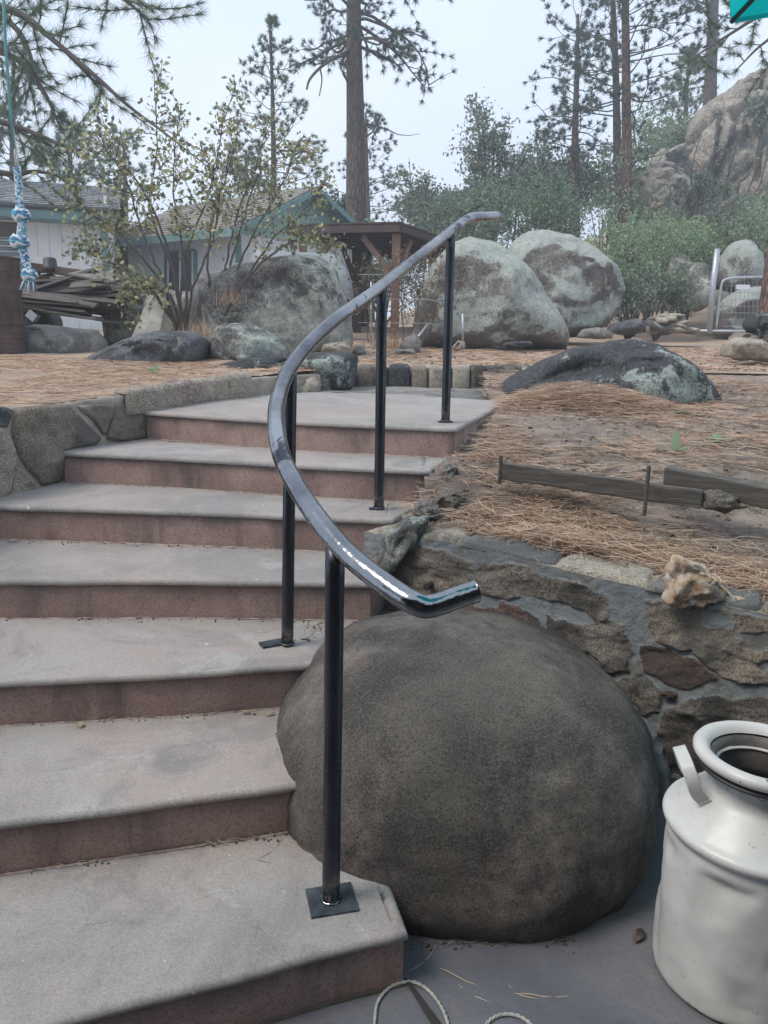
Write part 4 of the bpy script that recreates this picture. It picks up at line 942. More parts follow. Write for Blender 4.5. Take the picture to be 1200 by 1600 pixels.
# small plants on the bed
def rosette(c_, leaves, mat, lab, cat='plant', grp=None, seed=0, name='weed'):
    g = random.Random(seed); t = MB()
    c_ = Vector(c_)+Vector((0, 0, .012)); root = thing(name, lab, cat, c_, grp)
    for i, (az, ln, wdt, el) in enumerate(leaves):
        d = Vector((math.cos(az)*math.cos(el), math.sin(az)*math.cos(el), math.sin(el))); s_ = Vector((-math.sin(az), math.cos(az), 0)); n_ = d.cross(s_)
        vs = []; fs = []
        for j in range(7):
            u = j/6; hw = wdt*.5*math.sin(PI*(u*.93+.05))**.7; p = Vector(c_)+d*(ln*u)-Vector((0, 0, ln*.25*u*u*math.cos(el)))
            for q in (-1, 0, 1): vs.append(p+s_*(q*hw)+n_*(-.15*hw*abs(q)))
        for j in range(6): a = j*3; fs += [(a, a+3, a+4, a+1), (a+1, a+4, a+5, a+2)]
        MB().add(vs, fs).build('leaf', M[mat], root, smooth=True)
z_ = right_h(1.45, 3.75)
def gp(px, py):
    p = Zp(px, py, .95)
    for _ in range(6): p = Zp(px, py, right_h(p.x, p.y) if p.y < 7 else back_h(p.x, p.y))
    return p
rosette(gp(1052, 708), [(.9, .12, .045, 1.3), (2.9, .11, .05, .55), (3.6, .11, .05, .4), (.1, .09, .045, .5), (5.0, .10, .05, .4)], 'mullein', 'upright pale green mullein plant behind the edging boards', seed=1)
rosette(gp(1125, 690), [(.4, .10, .05, .2), (2.8, .11, .05, .25), (1.6, .09, .05, .5), (3.6, .08, .04, .1)], 'mullein', 'flat pale green mullein to the right of the upright one')
rosette(gp(1080, 650), [(.2, .12, .05, .15), (2.9, .12, .06, .3), (3.4, .09, .05, .4)], 'green', 'broad green leaves lying right of the needle heap')
rosette(gp(1018, 640), [(1.2, .2, .02, 1.2), (1.9, .22, .02, 1.3), (2.2, .15, .02, 1.0), (.7, .16, .02, 1.0), (5.9, .14, .02, .2)], 'mullein', 'tuft of green blades in front of the black rock')
def lp_(px, py):
    p = Zp(px, py, 1.18)
    for _ in range(6): p = Zp(px, py, left_h(p.x, p.y))
    return p
rosette(lp_(240, 583), [(.3, .07, .04, .6), (2.4, .06, .04, .6), (1.3, .07, .04, .9), (3.4, .07, .035, .2), (5.5, .06, .035, .3)], 'green', 'small green weed in front of the dark flat rock')

# ------------------------------------------------------------------ rocks of the yard
RB = lambda *a, **k: traced_rock(*a, **k)
tag(RB('black_rock', M['black_rock'], [(770, 615), (800, 590), (850, 562), (905, 545), (955, 534), (1005, 533), (1045, 545), (1080, 570), (1105, 600), (1124, 640), (1060, 665), (900, 670), (790, 655)], 5.75, .55, seed=3, sub=5, amp=.05, pw=.85), 'low black rock with mint lichen patches, half buried in the needle litter', 'rock')
tag(RB('grey_boulder', M['lichen_pale'], [(640, 545), (650, 470), (675, 410), (705, 378), (735, 371), (775, 383), (815, 410), (845, 450), (872, 490), (889, 522), (884, 545), (800, 556), (700, 556)], 11.2, .9, seed=7, sub=5, amp=.035), 'large lichen grey boulder behind the top end of the rail', 'boulder')
tag(RB('round_boulder', M['lichen_pale'], [(790, 420), (795, 385), (815, 363), (845, 357), (890, 366), (930, 390), (958, 420), (967, 452), (958, 490), (930, 516), (900, 528), (860, 530), (820, 500)], 13.3, 1.0, seed=12, sub=5, amp=.03), 'tall egg shaped lichen boulder left of the green brush', 'boulder')
tag(RB('flat_rock', M['slab'], [(900, 528), (912, 514), (935, 511), (958, 520), (955, 530)], 12.3, .25, seed=2, sub=3), 'small flat rock at the foot of the egg shaped boulder', 'rock')
tag(RB('streaked_boulder', M['streaked'], [(296, 560), (298, 480), (318, 436), (360, 418), (420, 408), (465, 401), (500, 404), (525, 425), (540, 460), (550, 500), (552, 545), (480, 570), (380, 572)], 8.9, .8, seed=21, sub=5, amp=.05, pw=.75), 'broad streaked grey boulder in the middle left, under the house gable', 'boulder')
tag(RB('lichen_rock', M['grey_lichen'], [(324, 560), (328, 530), (342, 512), (365, 505), (400, 508), (440, 530), (456, 552), (450, 575), (380, 578), (335, 574)], 7.0, .35, seed=5, sub=4, amp=.06), 'knee high lichen rock leaning against the streaked boulder', 'rock')
tag(RB('low_slab', M['black_rock'], [(332, 585), (345, 568), (400, 558), (470, 553), (530, 550), (554, 556), (553, 605), (530, 618), (480, 612), (400, 604), (345, 600)], 6.35, .35, seed=6, sub=5, amp=.05, pw=.7), 'long low dark slab with a thick lichen patch on its right end', 'rock')
tag(RB('tilted_rock', M['bluegrey'], [(134, 572), (138, 560), (175, 540), (200, 528), (250, 518), (300, 519), (320, 532), (318, 560), (298, 580), (230, 588), (170, 582)], 6.75, .45, seed=8, sub=5, amp=.05, pw=.75), 'dark blue grey slab of rock tilted in the litter on the left', 'rock')
tag(RB('long_rock', M['slab'], [(26, 560), (26, 514), (60, 508), (110, 512), (150, 516), (164, 535), (160, 560), (120, 572), (60, 570)], 7.7, .35, seed=9, sub=5, amp=.045, pw=.62), 'long blocky pale rock in front of the plank heap, cracked underneath', 'rock')
tag(RB('brown_boulder', M['streaked'], [(160, 545), (165, 490), (190, 460), (240, 452), (300, 455), (345, 470), (345, 540), (250, 560)], 9.3, .5, seed=10, sub=4, amp=.06), 'low stained boulder behind the leaning board', 'boulder')
for lab, mt, poly, Y, d in [
    ('flat tan rock under the far end of the streaked boulder', 'tan_rock', [(500, 550), (505, 538), (540, 533), (550, 545), (545, 556)], 8.1, .2),
    ('grey rock behind the curb left of the red post', 'slab', [(548, 552), (556, 540), (568, 538), (572, 550), (560, 556)], 8.6, .15),
    ('pointed grey rock at the foot of the red post', 'slab', [(624, 548), (632, 528), (650, 520), (660, 534), (655, 552)], 9.6, .2),
    ('low flat grey rock right in front of the red post', 'slab', [(610, 556), (620, 546), (645, 545), (652, 552), (640, 558)], 9.0, .18),
    ('reddish stone shard in front of the large lichen boulder', 'pink_rock', [(704, 545), (716, 532), (726, 534), (727, 544), (714, 548)], 9.8, .1),
    ('upright lichen rock behind the metal gate post', 'lichen_pale', [(1122, 450), (1122, 415), (1140, 385), (1160, 373), (1180, 385), (1190, 410), (1190, 450), (1150, 460)], 16.5, .6),
    ('lichen rock lying behind the wire gate', 'lichen_pale', [(1118, 520), (1120, 490), (1135, 465), (1165, 452), (1200, 448), (1215, 500), (1190, 522)], 15.8, .6),
    ('split grey rock in the shade under the brush', 'streaked', [(1065, 480), (1070, 430), (1085, 408), (1100, 412), (1112, 445), (1105, 475), (1085, 488)], 16.5, .5),
    ('dark grey rock left of the split rock', 'streaked', [(1040, 440), (1048, 405), (1070, 398), (1078, 430), (1070, 460), (1045, 455)], 17.2, .5),
    ('tan flat rock heaped under the tree at the right edge', 'tan_rock', [(1128, 558), (1135, 535), (1155, 526), (1185, 530), (1210, 545), (1205, 565), (1160, 563)], 8.2, .25),
    ('black lichen rock on top of the heap at the right edge', 'black_rock', [(1166, 510), (1175, 492), (1200, 488), (1215, 500), (1212, 525), (1180, 528)], 8.5, .25),
    ('brown rock squeezed between heap and tree at right', 'brown_rock', [(1140, 532), (1152, 520), (1176, 519), (1190, 530), (1165, 538)], 8.6, .2),
    ('dark flat slate on the lawn before the large lichen boulder', 'slate', [(785, 541), (788, 535), (828, 533), (834, 539), (815, 543)], 9.9, .15),
    ('pale rock in brush right of the twin pines', 'lichen_pale', [(1045, 375), (1058, 350), (1080, 345), (1085, 365), (1070, 380)], 21, .5),
    ('low dark rock at the left of the stacked flat stones', 'bluegrey', [(950, 520), (955, 505), (990, 498), (1020, 505), (1025, 515), (980, 524)], 15, .5)]:
    tag(RB('rock', M[mt], poly, Y, d, seed=len(lab)*1.3, sub=4 if abs(poly[0][0]-poly[3][0]) > 40 else 3, amp=.07, pw=.75), lab, 'rock')
g = random.Random(4)
for i in range(26):                                                      # heap of flat stones
    u = g.uniform(-1, 1); lvl = g.random(); px = 1043+u*42*(1-lvl*.65); py = 520-lvl*24; Y = 13.2+g.uniform(-.3, .3)
    c_ = Wp(px, py, Y)
    o = ell_rock('flat_stone', M['tan_rock' if g.random() < .6 else 'slab'], c_, (g.uniform(.12, .2), g.uniform(.1, .16), g.uniform(.035, .06)), rot=g.uniform(0, 3), amp=.15, seed=i, sub=2, box=.7, tilt=g.uniform(-.35, .35))
    tag(o, f'{["lowest", "low", "middle", "upper", "topmost"][min(4, int(lvl*5))]} {["far left", "left", "central", "right", "far right"][min(4, int((u+1)*2.5))]} flat stone in the small stacked heap near the gate', 'stone', 'flat stones stacked in a heap near the gate')
o = ell_rock('flat_stone', M['tan_rock'], Wp(1048, 493, 13.2), (.24, .16, .035), amp=.1, seed=44, sub=3, box=.7); tag(o, 'broad flat slab lying on top of the stacked stones', 'stone', 'flat stones stacked in a heap near the gate')
# outcrop on the hill
OC = 'rocks of the cliff on the hill'
for lab, poly, Y, d, gv, mt in [
    ('great tan granite dome at the upper right with deep vertical cracks', [(985, 420), (1005, 330), (1035, 262), (1060, 214), (1085, 182), (1108, 168), (1135, 150), (1170, 140), (1260, 150), (1300, 300), (1300, 430), (1100, 470)], 31, 4.0, 1.2, 'outcrop'),
    ('highest square block of the granite cliff', [(1135, 235), (1136, 150), (1142, 128), (1165, 121), (1200, 122), (1240, 118), (1260, 240), (1200, 270)], 32, 3.5, 1, 'outcrop'),
    ('leaning face of tan rock at the right edge of the cliff', [(1150, 330), (1160, 230), (1180, 170), (1230, 150), (1290, 200), (1290, 370), (1200, 400)], 28.5, 1.5, 1.3, 'outcrop'),
    ('rounded grey rock nose at the left foot of the cliff', [(984, 320), (985, 285), (1000, 262), (1025, 254), (1055, 262), (1072, 280), (1066, 310), (1040, 350), (1000, 345)], 27.5, 1.6, 0, 'outcrop'),
    ('hanging lip of grey rock beneath the rounded nose', [(1002, 345), (1004, 300), (1018, 278), (1038, 278), (1048, 300), (1048, 350), (1030, 372), (1008, 368)], 26.4, 1.0, 0, 'outcrop'),
    ('smooth shoulder of rock between nose and dome', [(1000, 275), (1018, 248), (1032, 236), (1060, 230), (1075, 260), (1060, 285), (1030, 285)], 29.2, 1.5, 0, 'outcrop')]:
    tag(RB('granite_rock', M[mt], poly, Y, d, seed=Y*1.7+len(lab), sub=6, amp=.085, pw=.8, grooves=gv), lab, 'cliff rock', OC)
#PART3
# ------------------------------------------------------------------ buildings
def quad_boards(parent, a, b, z0, z1fn, bw, mat, name='board', gap=.006, th=.02):
    a = Vector((a.x, a.y)); b = Vector((b.x, b.y)); d = (b-a); ln = d.length; d.normalize(); n_ = Vector((d.y, -d.x)); k = int(ln/bw)
    for i in range(k+1):
        s0 = i*bw+gap/2; s1 = min(ln, (i+1)*bw-gap/2)
        if s1-s0 < .02: continue
        p0 = a+d*s0; p1 = a+d*s1; t = MB(); vs = []
        off = random.uniform(0, .003)
        for q, zt in ((p0, z1fn(s0)), (p1, z1fn(s1))):
            for h in (off+.0, -th): vs += [(q.x+n_.x*h, q.y+n_.y*h, z0), (q.x+n_.x*h, q.y+n_.y*h, zt)]
        t.add(vs, [(0, 4, 5, 1), (2, 3, 7, 6), (0, 1, 3, 2), (4, 6, 7, 5), (1, 5, 7, 3)]).build(name, mat, parent)
def roof_shingles(parent, e0, e1, r0, r1, mat, rows, cols, name='shingles', seed=1):
    g = random.Random(seed); t = MB(); nrm = (e1-e0).cross(r0-e0).normalized()
    if nrm.z < 0: nrm = -nrm
    for j in range(rows):
        offs = g.random(); i = -offs
        while i < cols:
            w_ = g.uniform(.6, 1.5); u0 = max(0, i/cols); u1 = min(1, (i+w_-.06)/cols); i += w_
            if u1 <= u0: continue
            v0 = j/rows; v1 = (j+1.15)/rows; h = .018+g.uniform(0, .008)
            def P(u, v, hh): return e0.lerp(e1, u).lerp(r0.lerp(r1, u), v)+nrm*hh
            t.add([P(u0, v0, h), P(u1, v0, h), P(u1, v1, .004), P(u0, v1, .004), P(u0, v0, 0), P(u1, v0, 0)], [(0, 1, 2, 3), (4, 5, 1, 0)])
    o = t.build(name, mat, parent); o['kind'] = 'stuff'; return o
def slab_between(pts, th, name, mat, parent):
    nrm = (pts[1]-pts[0]).cross(pts[3]-pts[0]).normalized()
    vs = [p for p in pts]+[p-nrm*th for p in pts]
    return flipr(MB().add(vs, [(0, 1, 2, 3), (7, 6, 5, 4), (0, 4, 5, 1), (1, 5, 6, 2), (2, 6, 7, 3), (3, 7, 4, 0)]).build(name, mat, parent))
def flipr(o): flip(o); return o
# house at the far left
h1 = thing('white_house', 'white sided house with grey shingle roof and teal fascia at the far left', 'house', (-6.5, 14, 1.2))
A = Wp(-160, 400, 13.6); B = Wp(170, 400, 14.6); zt = Wp(100, 348, 14.4).z
quad_boards(h1, A, B, 1.1, lambda s_: zt, .20, M['white'], 'siding_board')
d2 = Vector((B.x-A.x, B.y-A.y, 0)).normalized(); n2 = Vector((d2.y, -d2.x, 0)); bk = -n2
sidew = MB(); Bz = Vector((B.x, B.y, 1.1)); sidew.beam(Bz+Vector((0, 0, 1.3))-n2*.05+d2*-.01, Bz+Vector((0, 0, 1.3))+bk*5, .05, 2.75); sidew.build('side_wall', M['white'], h1)
MB().beam(Vector((B.x, B.y, 1.1))+n2*.02-d2*.05, Vector((B.x, B.y, zt-.005))+n2*.02-d2*.05, .12, .05, upv=n2).build('corner_trim', M['teal'], h1)
def fasc(a, b, h, th, nm, par, mat): return MB().beam(a, b, th, h).build(nm, mat, par)
e0 = Vector((A.x, A.y, zt+.09))+n2*.45; e1 = Vector((B.x, B.y, zt+.09))+n2*.45+d2*.12
fasc(e0, e1, .19, .03, 'fascia', h1, M['teal'])
slab_between([e0-Vector((0, 0, .09)), e1-Vector((0, 0, .09)), e1-n2*.5-Vector((0, 0, .09)), e0-n2*.5-Vector((0, 0, .09))], .02, 'soffit', M['teal'], h1)
MB().tube([e0+n2*.03+Vector((0, 0, .085)), e1+n2*.03+Vector((0, 0, .085))], .035, 8).build('gutter', M['slate'], h1)
rz = Wp(60, 287, 17.4).z; r0 = Vector((A.x, A.y, 0))+bk*3.2; r1 = Vector((B.x, B.y, 0))+bk*3.2+d2*.25; r0.z = rz; r1.z = rz
E0 = e0+Vector((0, 0, .12))+n2*.03; E1 = e1+Vector((0, 0, .12))+n2*.03+d2*.12
slab_between([E0, E1, r1, r0], .05, 'roof_deck', M['slate'], h1)
roof_shingles(h1, E0, E1, r0, r1, M['shingle'], 15, 26, seed=3)
slab_between([r0, r1, r1+bk*3.4-Vector((0, 0, 1.2)), r0+bk*3.4-Vector((0, 0, 1.2))], .05, 'rear_roof', M['slate'], h1)
wx0, wx1 = Wp(-60, 400, 13.9), Wp(36, 400, 14.18)
wn_ = MB(); z0w, z1w = Wp(20, 425, 14.1).z-.25, Wp(20, 372, 14.1).z
a_ = Vector((wx0.x, wx0.y, 0))+n2*.03; b_ = Vector((wx1.x, wx1.y, 0))+n2*.03
def wpos(u, z, o=0): p = a_.lerp(b_, u)+n2*o; return Vector((p.x, p.y, z))
win = slab_between([wpos(0, z0w), wpos(1, z0w), wpos(1, z1w), wpos(0, z1w)], .02, 'window', M['glass'], h1)
k = 9
for i in range(k):
    z = z0w+(z1w-z0w)*(i+.5)/k; MB().beam(wpos(.01, z, .02), wpos(.99, z, .02), .02, .02).build('louvre', M['galv'], win)
MB().beam(wpos(0, z1w+.14, .0), wpos(1, z1w+.14, .0), .06, .24).build('window_header', M['darkin'], h1)
MB().beam(wpos(0, z1w+.29, .01), wpos(1, z1w+.29, .01), .05, .05).build('window_cap', M['white'], h1)
# second house
h2 = thing('gabled_house', 'white house with brown shingles, teal gable and a teal framed window in the left middle', 'house', (-4.5, 17, 1.2))
Yn, Yf = 16.0, 18.4
Nn = Wp(374, 400, Yn); Ff = Wp(200, 400, Yf); ze = Wp(374, 352, Yn).z
dl = Vector((Nn.x-Ff.x, Nn.y-Ff.y, 0)).normalized(); nl = Vector((dl.y, -dl.x, 0))
quad_boards(h2, Ff, Nn, 1.1, lambda s_: ze, .22, M['white'], 'siding_board')
gdir = (-nl*1.0+dl*.0).normalized(); gl = 3.5
Gf = Vector((Nn.x, Nn.y, 0))+gdir*gl
quad_boards(h2, Vector((Nn.x, Nn.y, 0))+dl*.01, Gf+dl*.01, 1.1, lambda s_: ze-.02, .22, M['white'], 'gable_wall_board')
apx = Vector((Nn.x, Nn.y, 0))+gdir*(gl*.5); apz = ze+.86
N0 = Vector((Nn.x, Nn.y, ze)); G0 = Vector((Gf.x, Gf.y, ze)); AP = Vector((apx.x, apx.y, apz))
flipr(MB().add([N0+dl*.05-gdir*.35-Vector((0, 0, .15)), G0+dl*.05+gdir*.35-Vector((0, 0, .15)), AP+dl*.05, N0-gdir*.35-Vector((0, 0, .15)), G0+gdir*.35-Vector((0, 0, .15)), AP+Vector((0, 0, 0))], [(0, 1, 2), (3, 5, 4), (0, 3, 4, 1), (1, 4, 5, 2), (2, 5, 3, 0)]).build('gable_panel', M['tealgable'], h2))
ov = dl*.5; ex = gdir*.5; dz = Vector((0, 0, .2)); up_ = Vector((0, 0, .06))
Fl = Vector((Ff.x, Ff.y, ze))-dl*.4
Ee0 = Fl-ex-dz+up_; Ee1 = N0+ov-ex-dz+up_; Rr1 = AP+ov+up_; Rr0 = AP-dl*((Nn-Ff).length+.4)+up_
slab_between([Ee0, Ee1, Rr1, Rr0], .05, 'roof_deck', M['teal'], h2); roof_shingles(h2, Ee0, Ee1, Rr0, Rr1, M['bshingle'], 15, 26, seed=5)
Ge0 = G0+ov+ex-dz+up_; slab_between([Ge0, Ge0-dl*((Nn-Ff).length+.9), Rr0, Rr1], .05, 'rear_roof', M['teal'], h2)
for a, b in ((Ee1, Rr1), (Rr1, Ge0)): MB().beam(a-Vector((0, 0, .07))+dl*.02, b-Vector((0, 0, .07))+dl*.02, .03, .10).build('barge_board', M['teal'], h2)
MB().beam(Ee0-Vector((0, 0, .06)), Ee1-Vector((0, 0, .06)), .03, .16).build('fascia', M['teal'], h2)
MB().beam(Vector((Nn.x, Nn.y, 1.1))+nl*.02, Vector((Nn.x, Nn.y, ze-.2))+nl*.02, .13, .05, upv=nl).build('corner_trim', M['teal'], h2)
wa, wb = Wp(260, 420, 17.47), Wp(311, 420, 16.82)
def on_wall(px, py):
    d = ray(px, py); t = Vector((Nn.x, Nn.y, 0)).dot(nl)/(d.x*nl.x+d.y*nl.y); return Vector((0, 0, EYE))+d*t+nl*.03
w00, w10, w11, w01 = on_wall(262, 455), on_wall(308, 457), on_wall(308, 391), on_wall(262, 396)
w01.z = w11.z; w00.z = w10.z
wnd = slab_between([w00, w10, w11, w01], .02, 'window', M['glass'], h2)
for a, b in ((w00, w10), (w10, w11), (w11, w01), (w01, w00)): MB().beam(a+nl*.01, b+nl*.01, .09 if abs((a-b).z) < .1 else .03, .09 if abs((a-b).z) > .1 else .03, upv=(0, 0, 1) if abs((a-b).z) < .1 else nl).build('frame', M['teal'], wnd)
for u in (.08, .5, .92): MB().beam(w00.lerp(w10, u)+nl*.02, w01.lerp(w11, u)+nl*.02, .035, .03, upv=nl).build('sash', M['white'], wnd)
# grey arched cover behind the streaked boulder
t = MB(); a_ = Wp(395, 470, 13.0); b_ = Wp(528, 470, 13.6); rr = .75; vs = []; fs = []; ax = (b_-a_); ax.z = 0; ux = ax.normalized(); uy = Vector((-ux.y, ux.x, 0)); zc = Wp(450, 392, 13.2).z-rr
for i in range(15):
    c_ = a_+ax*i/14; 
    for j in range(13): an = PI*j/12; rj = rr*(1+.02*noise.noise(Vector((i*.7, j*.9, 2)))); vs.append(Vector((c_.x, c_.y, zc))-uy*(math.cos(an)*rj)+Vector((0, 0, math.sin(an)*rj-(.12 if i in (0, 14) else 0))))
for i in range(14):
    for j in range(12): a = i*13+j; fs.append((a, a+1, a+14, a+13))
fs += [tuple(range(13)), tuple(14*13+j for j in range(12, -1, -1))]
tag(flipr(t.add(vs, fs).build('arched_cover', plain('grey_tarp', (.25, .27, .28), .7), loc=(a_.x, a_.y, zc), smooth=True)), 'rounded grey cover showing above the streaked boulder, under the carport roof', 'tarp')

# ------------------------------------------------------------------ carport
cp = thing('carport', 'low carport with red brown posts and dark flat roof behind the boulders', 'carport', (.3, 14, 1.3))
Nc = Wp(625, 346, 14.0); zc = Nc.z; Lc = Wp(448, 354, 14.6); Rc = Wp(752, 381, 18.2); Lc.z = zc; Rc.z = zc-.02; Bc = Lc+Rc-Nc
top = [p+Vector((0, 0, .0)) for p in (Nc, Rc, Bc, Lc)]
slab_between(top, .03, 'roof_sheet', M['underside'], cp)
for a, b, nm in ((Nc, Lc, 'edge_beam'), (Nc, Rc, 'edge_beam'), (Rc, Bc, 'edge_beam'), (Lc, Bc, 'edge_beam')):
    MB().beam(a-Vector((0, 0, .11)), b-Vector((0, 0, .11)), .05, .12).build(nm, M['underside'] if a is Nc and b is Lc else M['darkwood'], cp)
for i in range(1, 8):
    u = i/8; MB().beam(Nc.lerp(Lc, u)-Vector((0, 0, .10)), Rc.lerp(Bc, u)-Vector((0, 0, .10)), .045, .13).build('rafter', M['darkwood'], cp)
def post(x, y, mat, braces, wd_=.13):
    b0 = Vector((x, y, back_h(x, y)-.05)); t0 = Vector((x, y, zc-.19))
    o = MB().beam(b0, t0, wd_, wd_, upv=(0, 1, 0)).build('post', mat, cp)
    for dv in braces: MB().beam(t0+Vector((0, 0, -.75)), t0+Vector(dv)*.62+Vector((0, 0, -.03)), .07, .10).build('brace', mat, cp)
ul = (Lc-Nc).normalized(); ur = (Rc-Nc).normalized()
pc_ = Nc+ul*.12+ur*.15
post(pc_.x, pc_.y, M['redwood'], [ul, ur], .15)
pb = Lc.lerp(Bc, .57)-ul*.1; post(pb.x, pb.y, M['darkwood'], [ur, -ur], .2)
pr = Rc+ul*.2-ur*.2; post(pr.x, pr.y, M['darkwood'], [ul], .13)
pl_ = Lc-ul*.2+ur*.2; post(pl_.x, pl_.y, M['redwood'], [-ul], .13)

# ------------------------------------------------------------------ plank heap, drum, leaning board
g = random.Random(12)
PG = 'planks thrown together in the heap behind the long rock'
def plank(a, b, wd_, th, roll, lab):
    a = Vector(a); b = Vector(b); d = (b-a).normalized(); u = Matrix.Rotation(roll, 3, d) @ Vector((0, 0, 1))
    t = MB(); t.beam(a, b, wd_, th, upv=u); o = t.build('plank', M['board'], loc=a); tag(o, lab, 'plank', PG)
specs = []
W1 = ['lowest', 'second lowest', 'third lowest', 'fourth lowest', 'fifth lowest']; 
def ladder(n_, tail): return [(f'{["lowest", "low", "middle", "high", "topmost"][min(4, i*5//n_)]} {["front", "inner", "rear", "outer", "slipped", "tucked in"][i*7 % 6 if n_ > 5 else 0]} plank '+tail) for i in range(n_)]
LF = ladder(22, 'of the low fan slanting down to the right'); LM = ladder(30, 'lying nearly level in the middle of the heap'); LB = ladder(10, 'poking up at the left behind the rope tassel')
for i in range(22):                                                          # left fan running down to the right
    u = i/21; specs.append((Wp(g.uniform(-60, 30), 452+u*22+g.uniform(-4, 4), 8.7+g.uniform(-.25, .25)), Wp(120+g.uniform(0, 95), 470+u*38*g.uniform(.2, 1)+g.uniform(-3, 3), 8.5+g.uniform(-.2, .3)), .15, LF[i]))
for i in range(30):                                                          # middle layers
    u = i/29; specs.append((Wp(60+g.uniform(-10, 40), 466-u*26+g.uniform(-3, 3), 9.0+g.uniform(-.2, .2)), Wp(190+g.uniform(-25, 25), 462-u*24+g.uniform(-5, 4), 8.8+g.uniform(-.3, .3)), .24, LM[i]))
for i in range(10):                                                          # left backing pile
    specs.append((Wp(-80+g.uniform(-30, 30), 455-i*3.2, 9.3), Wp(70+g.uniform(-20, 30), 436-i*1.6+g.uniform(-6, 6), 9.4+g.uniform(-.2, .2)), .13, LB[i]))
for a, b, w_, lab in specs: plank(a, b, w_*g.uniform(.8, 1.2), .022, g.uniform(-.5, .5), lab)
plank(Wp(125, 424, 8.9), Wp(190, 437, 8.6), .34, .02, .25, 'widest bleached plank on top of the heap')
plank(Wp(58, 453, 8.7), Wp(152, 422, 8.9), .18, .025, -.2, 'pale plank crossing up to the top of the heap')
plank(Wp(110, 447, 8.5), Wp(190, 441, 8.6), .20, .02, .3, 'pale plank just below the widest top plank')
plank(Wp(25, 455, 8.4), Wp(150, 478, 8.3), .10, .02, .4, 'bleached lath lying in front across the left side of the heap')
tag(MB().box(Wp(105, 425, 9.2), (.75, .3, .09), Matrix.Rotation(.12, 3, 'Y')).build('metal_box', M['drum'], loc=Wp(105, 430, 9.2), bevel=.01), 'dark rusty tray resting on top of the plank heap', 'tray')
o = MB().lathe([(.0, 0), (.085, 0), (.088, .05), (.075, .06), (.072, .13), (.05, .15), (.0, .152)], Wp(79, 424, 9.1), 20).build('lantern', M['black'], loc=Wp(79, 424, 9.1), smooth=True)
tag(o, 'small dark lantern standing on the rusty tray', 'lantern')
c_ = Wp(45, 505, 8.7); tag(MB().tube([c_, c_+Vector((0, .5, 0))], .17, 24).build('pipe', M['black'], loc=c_, smooth=True), 'black drum end lying in the shadow under the planks', 'drum')
c_ = Wp(52, 493, 8.5); tag(MB().box(c_, (.10, .1, .09), Matrix.Rotation(.7, 3, 'Y')).build('metal_scrap', M['galv'], loc=c_), 'small pale metal scrap under the planks', 'scrap')
# drum
dx, dy = Wp(-30, 575, 7.0).x, 7.25; dzb = left_h(-3.4, 7)-.03; t = MB(); pr_ = [(0, 0), (.285, 0), (.29, .012)]
for z in np.linspace(.02, .86, 64):
    r_ = .283+.010*max(0, math.cos((z-.30)*2*PI/.30))**12+.003*math.sin(z*150)*(1 if z < .22 or z > .66 else 0); pr_.append((r_, z))
pr_ += [(.292, .868), (.292, .882), (.284, .885), (.278, .872), (.0, .862)]
o = t.lathe(pr_, (dx, dy, dzb), 56, lambda a, z: .006*noise.noise(Vector((math.cos(a)*2, math.sin(a)*2, z*3)))).build('steel_drum', M['drum'], loc=(dx, dy, dzb), smooth=True); tag(o, 'rusty ribbed steel drum cut by the left edge of the photo', 'drum')
# leaning board
t = MB(); vs = []; L0 = [Wp(205, 527, 8.0), Wp(247, 527, 8.0)]; L1 = [Wp(231, 458, 8.45), Wp(258, 462, 8.45)]; 
for i in range(11):
    u = i/10; bow = Vector((0, 1, 0))*(.05*math.sin(u*PI))
    for e in (0, 1): p = L0[e].lerp(L1[e], u)+bow; vs += [p, p+Vector((0, .03, .01))]
fs = []
for i in range(10):
    a = i*4; fs += [(a, a+2, a+6, a+4), (a+1, a+5, a+7, a+3), (a, a+4, a+5, a+1), (a+2, a+3, a+7, a+6)]
fs += [(0, 1, 3, 2), (40, 42, 43, 41)]
tag(flipr(t.add(vs, fs).build('leaning_board', M['lboard'], loc=L0[0])), 'warped grey board leaning on the stained boulder', 'board')

# ------------------------------------------------------------------ swing rope
rp = thing('swing_rope', 'thick knotted blue and white rope with a frayed end hanging at the left', 'rope', Wp(40, 455, 6))
path = catmull([Wp(*p, 6.0) for p in [(27, 266), (29, 290), (31, 322), (34, 350), (33, 376), (38, 400), (44, 422), (45, 432)]], 10)
def bead(t, c, d, ln, r_):
    d = d.normalized(); u = d.orthogonal().normalized(); w_ = d.cross(u); vs = []; n1, n2 = 6, 8
    for i in range(n1+1):
        a = PI*i/n1
        for j in range(n2): b = 2*PI*j/n2; vs.append(c+d*(math.cos(a)*ln/2)+(u*math.cos(b)+w_*math.sin(b))*(math.sin(a)*r_))
    fs = [(i*n2+j, i*n2+(j+1) % n2, (i+1)*n2+(j+1) % n2, (i+1)*n2+j) for i in range(n1) for j in range(n2)]
    t.add(vs, fs)
t = MB(); g = random.Random(2)
for i in range(len(path)-1):
    for s_ in range(2):
        p = path[i].lerp(path[i+1], s_/2); d = (path[i+1]-path[i]).normalized(); fat = .026 if p.z > Wp(30, 326, 6).z else .034
        for q in range(6):
            a = q*PI/3+(i+s_*.5)*.9; off = Vector((math.cos(a), math.sin(a), 0))*fat*.6; tw = Vector((-math.sin(a), math.cos(a), 0))*(.8 if q % 2 else -.8)
            bead(t, p+off+Vector((0, 0, g.uniform(-.01, .01))), d+tw, .05, .0115)
t.build('braid', M['rope'], rp, smooth=True)
